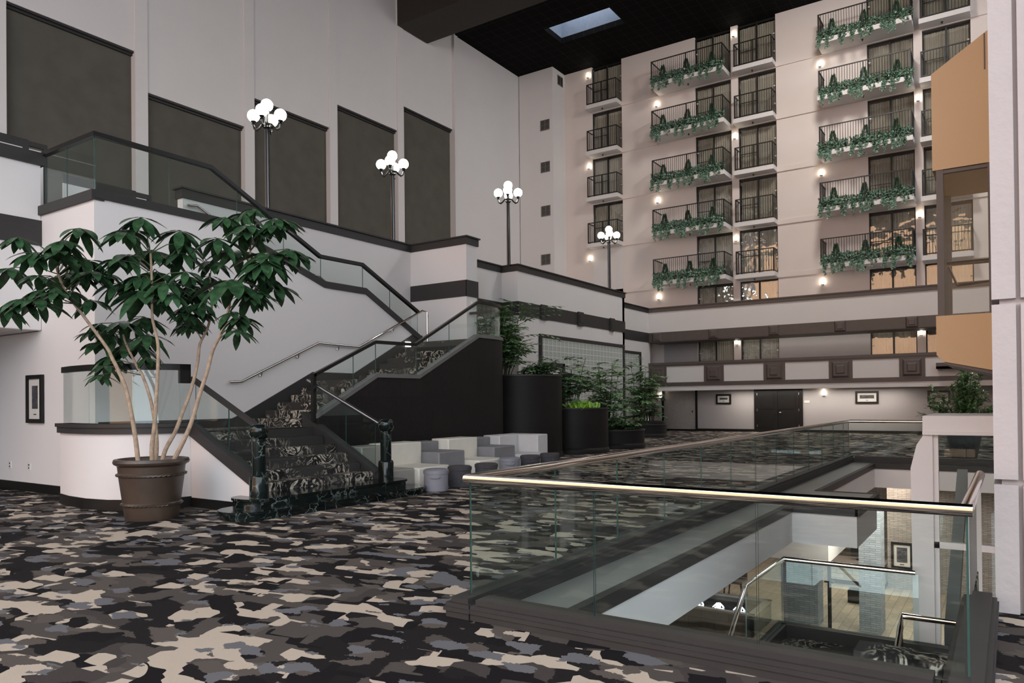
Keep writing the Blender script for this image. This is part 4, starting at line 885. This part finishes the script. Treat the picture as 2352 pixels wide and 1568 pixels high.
def planter(c, r, h, label, bm, plants, ring=True):
    t = thing('drum_planter', (c[0], c[1], 0), label, 'planter', 'black drum planters along the glass block wall')
    MB().lathe([(r+.04, 0), (r+.04, .1), (r+.015, .16), (r, .17), (r, h-.06)], 48, (c[0], c[1], 0)).build('drum', M['leather'], t)
    MB().lathe([(r, h-.06), (r+.025, h-.05), (r+.025, h), (r-.06, h), (r-.06, h-.12)], 48, (c[0], c[1], 0), True).build('rim', M['dark'], t)
    MB().lathe([(r-.05, h-.14), (r-.05, h-.1)], 32, (c[0], c[1], 0)).build('soil', M['soil'], t)
def plant(name, c, z, label, mat, fn, group=None):
    t = thing(name, (c[0], c[1], z), label, 'plant', group); mb, st = MB(), MB(); fn(mb, st)
    mb.build('foliage', mat, t, smooth=False)
    if st.v: st.build('stem', M['stem'], t)
P1, P2, P3, P4, P5 = (-12.3, 18.8), (-11.8, 21.22), (-11.75, 24.0), (-13.75, 31.32), (-14.93, 34.65)
planter(P1, 1.25, 2.43, 'tallest black drum planter next to the curved stair wall', None, None)
planter(P2, 1.1, 1.44, 'waist high black drum planter with lime green plants', None, None)
planter(P3, 1.08, .65, 'low wide black drum planter with an open rim', None, None)
planter(P4, .95, .6, 'low black drum planter beyond the open rimmed one', None, None)
planter(P5, .7, .62, 'smallest black drum planter near the pale side door', None, None)
rr = random.Random(3)
plant('fishtail_palm', (-12.75, 18.5), 2.33, 'tall fishtail palm with thin stems in the tallest planter', M['leaf_fern'], lambda a, b: (bushy(rr, a, b, (-12.9, 18.5), 2.33, 60, .8, 2.4, .85, 7, .13, .045), [pinnate(a, b, rr, (-12.4, 18.7, 3.9+.12*i), (.75, .35, .62), 1.35, 8, .085, .24) for i in range(3)], pinnate(a, b, rr, (-12.3, 18.8, 3.6), (.8, .4, .3), 1.1, 7, .085, .24)))
plant('low_shrub', (-11.9, 19.2), 2.33, 'low leafy shrub spilling over the tallest planter', M['leaf_dark'], lambda a, b: (bushy(rr, a, b, (-11.75, 19.1), 2.33, 14, .15, .5, .45, 4, .11, .045)))
plant('leafy_shrub', (-12.2, 21.2), 1.34, 'dark leafy shrub rising from the waist high planter', M['leaf_dark'], lambda a, b: bushy(rr, a, b, (-12.1, 21.3), 1.34, 20, .5, 1.75, .75, 5, .16, .06))
def lime(a, b):
    for i in range(110):
        an = rr.uniform(0, 2*pi); r = .75*rr.random(); p = Vector((-11.35+r*.6*cos(an), 21.0+r*sin(an), 1.34)); a.leaf(p, Vector((rr.uniform(-.5, .7), rr.uniform(-.7, .5), 1)), Vector((.6, -.6, .3)), rr.uniform(.3, .58), .075, .35)
plant('lime_dracaena', (-11.3, 20.9), 1.34, 'bright lime green strap leaved plant on the planter edge', M['leaf_lime'], lime)
plant('leafy_shrub', (-12.0, 24.2), .55, 'airy leafy shrub standing tall in the low wide planter', M['leaf_fern'], lambda a, b: bushy(rr, a, b, (-12.2, 24.3), .55, 22, .7, 2.5, .85, 5, .16, .055))
plant('low_shrub', (-11.6, 23.8), .55, 'dense low shrub at the front of the low wide planter', M['leaf_dark'], lambda a, b: bushy(rr, a, b, (-11.7, 23.8), .55, 18, .2, .65, .75, 4, .12, .05))
plant('leafy_shrub', (-13.9, 31.2), .5, 'tall slender shrub in the low planter before the smaller glass block window', M['leaf_fern'], lambda a, b: bushy(rr, a, b, (-13.9, 31.2), .5, 20, .6, 3.0, .7, 5, .17, .06))
plant('leafy_shrub', (-14.9, 34.6), .52, 'leafy shrub in the smallest planter near the side door', M['leaf_dark'], lambda a, b: bushy(rr, a, b, (-14.9, 34.6), .52, 14, .4, 1.9, .5, 4, .17, .06))
# far potted plant by the elevator
c = (-1.05, 23.5)
t = thing('potted_plant', (c[0], c[1], 0), 'bushy dark plant in a tapered pot behind the elevator enclosure', 'potted plant')
MB().lathe([(.3, 0), (.42, .62), (.45, .64), (.45, .7), (.38, .7)], 24, (c[0], c[1], 0)).build('pot', plain('slate pot', '2E3036', .3), t); MB().lathe([(.37, .6), (.37, .64)], 20, (c[0], c[1], 0)).build('soil', M['soil'], t)
mb, stm = MB(), MB()
for i in range(30):
    a = rr.uniform(0, 2*pi); r = rr.uniform(.1, 1.15); h = rr.uniform(.5, 1.0) if r > .8 else rr.uniform(.6, 2.1); b = Vector((c[0], c[1], .64)); tip = Vector((c[0]+r*cos(a), c[1]+r*sin(a), .64+h)); mid = (b+tip)/2+Vector((0, 0, .15))
    pts = [b, mid, tip]; stm.tube(pts, [.015, .012, .008], 5, False)
    for k in range(110):
        t2 = .3+.7*rr.random(); p = b.lerp(mid, t2*2) if t2 < .5 else mid.lerp(tip, t2*2-1); d = Vector((rr.uniform(-1, 1), rr.uniform(-1, 1), rr.uniform(-.2, .8)))
        mb.leaf(p, d, Vector((0, 0, 1)), rr.uniform(.16, .28), .045, .2)
mb.build('foliage', M['leaf_dark'], t, smooth=False); stm.build('stem', M['stem'], t)

# ------------------------------------------------------------------ big umbrella tree in the bronze pot
TRUNK = {
'A':[(-0.01, -0.19, 0.81), (-0.01, -0.23, 1.13), (-0.04, -0.29, 1.6), (-0.08, -0.36, 1.97), (-0.19, -0.47, 2.33), (-0.22, -0.53, 2.48), (-0.44, -0.72, 2.9), (-0.64, -0.89, 3.28), (-0.69, -0.97, 3.57), (-0.7, -1.01, 3.75)],
'C':[(0.09, -0.04, 0.8), (0.11, -0.06, 1.03), (0.17, -0.06, 1.32), (0.22, -0.06, 1.65), (0.27, -0.07, 1.96), (0.32, -0.08, 2.48), (0.31, -0.13, 2.76), (0.31, -0.16, 2.92), (0.34, -0.18, 3.38), (0.36, -0.21, 3.8)],
'B':[(-0.1, 0.11, 0.78), (-0.11, 0.14, 1.01), (-0.16, 0.16, 1.28), (-0.22, 0.16, 1.52), (-0.31, 0.15, 1.8), (-0.43, 0.11, 2.1), (-0.55, 0.08, 2.27), (-0.73, -0.0, 2.66), (-0.77, 0.01, 2.88)],
'D':[(-0.05, 0.17, 0.79), (-0.03, 0.23, 0.98), (0.06, 0.33, 1.24), (0.12, 0.41, 1.52), (0.2, 0.51, 1.88), (0.26, 0.58, 2.29), (0.26, 0.62, 2.57), (0.33, 0.71, 2.83), (0.36, 0.76, 3.16), (0.3, 0.77, 3.58)],
'E':[(0.46, 0.08, 0.83), (0.56, 0.13, 1.03), (0.69, 0.19, 1.39), (0.82, 0.25, 1.82), (0.93, 0.3, 2.15), (1.01, 0.33, 2.43), (1.16, 0.4, 2.73), (1.24, 0.43, 3.0), (1.3, 0.45, 3.33), (1.48, 0.55, 3.48), (1.55, 0.57, 3.82)],
}
HUB = {
'A':[(-0.81, -1.41, 3.97, 0.19), (-0.19, -1.13, 3.9, 0.23), (-0.26, -0.87, 4.12, 0.23), (-0.55, -1.32, 3.74, 0.23), (-0.2, -1.18, 3.75, 0.23), (-1.06, -1.39, 3.58, 0.21), (-0.82, -0.67, 3.85, 0.2), (-0.55, -0.62, 3.75, 0.24), (-0.89, -0.88, 3.52, 0.22), (-0.58, -1.26, 3.44, 0.17), (-0.24, -0.7, 3.54, 0.24), (-0.59, -1.21, 3.25, 0.17), (-0.71, -1.4, 3.12, 0.23), (-0.47, -1.31, 3.1, 0.25), (-0.36, -1.12, 3.2, 0.21), (-0.87, -0.69, 3.33, 0.2), (-0.55, -0.58, 3.18, 0.22), (-0.59, -0.64, 3.58, 0.2), (-0.34, -0.48, 3.56, 0.18)],
'B':[(-0.53, -0.11, 2.91, 0.25), (-0.92, -0.25, 2.89, 0.18), (-0.66, 0.27, 3.02, 0.24), (-1.31, -0.05, 2.64, 0.24), (-1.23, 0.14, 2.75, 0.24), (-1.02, 0.3, 2.67, 0.34), (-0.14, 0.03, 2.7, 0.23), (-1.29, -0.17, 2.79, 0.19), (-1.13, 0.01, 2.43, 0.21), (-0.53, 0.23, 2.39, 0.16), (-0.75, -0.27, 2.26, 0.18)],
'C':[(0.31, -0.31, 4.3, 0.24), (0.44, -0.63, 4.01, 0.21), (0.37, 0.23, 4.21, 0.25), (0.09, -0.03, 3.91, 0.29), (0.08, -0.38, 3.79, 0.24), (0.17, -0.58, 3.68, 0.17), (0.42, 0.24, 3.87, 0.25), (0.26, -0.23, 3.3, 0.37), (0.14, 0.02, 3.6, 0.27), (-0.29, -0.3, 3.44, 0.22), (0.55, -0.11, 3.39, 0.24), (0.7, -0.1, 3.22, 0.19), (0.16, -0.27, 3.5, 0.2), (0.86, 0.02, 3.52, 0.19)],
'D':[(0.3, 0.44, 3.56, 0.18), (0.25, 0.56, 3.42, 0.23), (-0.01, 0.94, 3.45, 0.19), (0.38, 0.37, 3.11, 0.2), (0.51, 0.46, 3.15, 0.2), (-0.07, 0.7, 3.01, 0.24), (0.35, 0.61, 3.05, 0.18), (-0.06, 0.61, 3.41, 0.19), (0.34, 0.8, 3.85, 0.21)],
'E':[(1.4, 0.27, 4.26, 0.21), (1.11, 0.79, 4.47, 0.23), (1.84, 0.41, 4.34, 0.15), (1.92, 0.7, 4.25, 0.24), (1.77, 0.37, 4.12, 0.23), (1.87, 0.9, 4.28, 0.2), (1.37, 0.18, 3.95, 0.23), (1.68, 0.48, 4.08, 0.24), (1.22, 0.59, 3.87, 0.29), (1.89, 0.58, 3.75, 0.3), (1.96, 0.89, 3.85, 0.24), (1.82, 1.17, 3.83, 0.2), (2.0, 0.42, 3.57, 0.23), (1.68, 0.17, 3.35, 0.35), (1.78, 0.41, 3.24, 0.23), (1.66, 0.91, 3.37, 0.24), (1.68, 0.76, 3.44, 0.17), (1.54, 0.27, 2.93, 0.19), (1.56, 0.38, 2.87, 0.19), (1.66, 0.28, 2.67, 0.17)],
}
pc = Vector((-10.45, 6.09, 0))
t = thing('umbrella_tree', pc, 'large umbrella tree with bare trunks in a bronze pot by the stairs', 'potted tree')
pot = MB().lathe([(.355, 0), (.36, .02), (.385, .2), (.4, .21), (.402, .235), (.39, .25), (.44, .62), (.455, .63), (.458, .665), (.445, .68), (.455, .77), (.475, .79), (.5, .8), (.515, .83), (.5, .87), (.46, .875), (.44, .85), (.43, .7)], 48, pc, True)
pot.build('pot', M['bronze'], t)
rp = MB()
for rad, z in ((.402, .22), (.46, .647)):
    for ph in (0, pi): rp.tube([(pc.x+(rad+.008*cos(i*1.5+ph))*cos(2*pi*i/90), pc.y+(rad+.008*cos(i*1.5+ph))*sin(2*pi*i/90), z+.01*sin(i*1.5+ph)) for i in range(91)], .011, 5)
rp.build('rope_band', M['bronze'], t)
MB().lathe([(.01, .0), (.44, .74), (.01, .78)], 32, pc).build('soil', M['soil'], t)
rt_ = random.Random(11)
for key, tr in TRUNK.items():
    pts = [pc+Vector(p) for p in tr]; pts[0].z = .72
    q = pts[0]-pc; rr0 = math.hypot(q.x, q.y)
    if rr0 > .34: pts[0] = pc+Vector((q.x*.34/rr0, q.y*.34/rr0, .72)); pts[1] = (pts[1]+pts[0]+pts[2])/3
    fine = []
    for i in range(len(pts)-1):
        p0, p1, p2, p3 = pts[max(i-1, 0)], pts[i], pts[i+1], pts[min(i+2, len(pts)-1)]
        for s in range(4):
            u = s/4; fine.append(.5*((2*p1)+(p2-p0)*u+(2*p0-5*p1+4*p2-p3)*u*u+(3*p1-p0-3*p2+p3)*u**3))
    fine.append(pts[-1]); n = len(fine)
    MB().tube(fine, [.034-.02*i/n for i in range(n)], 9).build('trunk', M['bark'], t)
    lf, pe = MB(), MB()
    hubs = [(a, b, c, d*1.22) for a, b, c, d in HUB[key]]
    hubs += [(a+rt_.uniform(-.16, .16), b+rt_.uniform(-.16, .16), c-rt_.uniform(.05, .22), d*.85) for a, b, c, d in hubs if rt_.random() < .3]
    for hx, hy, hz, R in hubs:
        h = pc+Vector((hx, hy, hz))
        cand = [q for q in fine[n//2:] if q.z < h.z+.25] or fine[-3:]
        a = min(cand, key=lambda q: (q-h).length+abs(q.z-(h.z-.25))*.4)
        mid = (a+h)/2+Vector((0, 0, .06)); pe.tube([a, mid, h], [.009, .007, .006], 5, False)
        out = (h-a); out.z *= .3
        out = out.normalized() if out.length > .03 else Vector((rt_.uniform(-1, 1), rt_.uniform(-1, 1), 0)).normalized()
        k = rt_.choice((7, 8, 8, 9)); a0 = rt_.uniform(0, 2*pi)
        for i in range(k):
            an = a0+2*pi*i/k; d = Vector((cos(an), sin(an), 0)); d = d+out*.25; d.z = rt_.uniform(-.75, -.15); d.normalize()
            L = R*1.22*rt_.uniform(.85, 1.12); st0 = h+d*(R*.14)
            sd = d.cross(Vector((0, 0, 1))).normalized(); nn = sd.cross(d); vs, fs = [], []; prof = [(0, .1), (.15, .55), (.35, .95), (.55, 1), (.75, .8), (.9, .42), (1, .03)]
            Wd = L*.2; dr = rt_.uniform(.25, .7)
            for tt, w in prof:
                cpt = st0+d*(L*tt)-Vector((0, 0, 1))*(dr*L*tt*tt*.6); vs += [cpt+sd*(Wd*w)+nn*(Wd*w*.22), cpt, cpt-sd*(Wd*w)+nn*(Wd*w*.22)]
            for j in range(6): fs += [(3*j, 3*j+1, 3*j+4, 3*j+3), (3*j+1, 3*j+2, 3*j+5, 3*j+4)]
            lf.add(vs, fs); pe.tube([h, st0], .004, 4, False)
    lf.build('foliage', M['leaf_big'], t); pe.build('leaf_stalk', M['stem'], t)
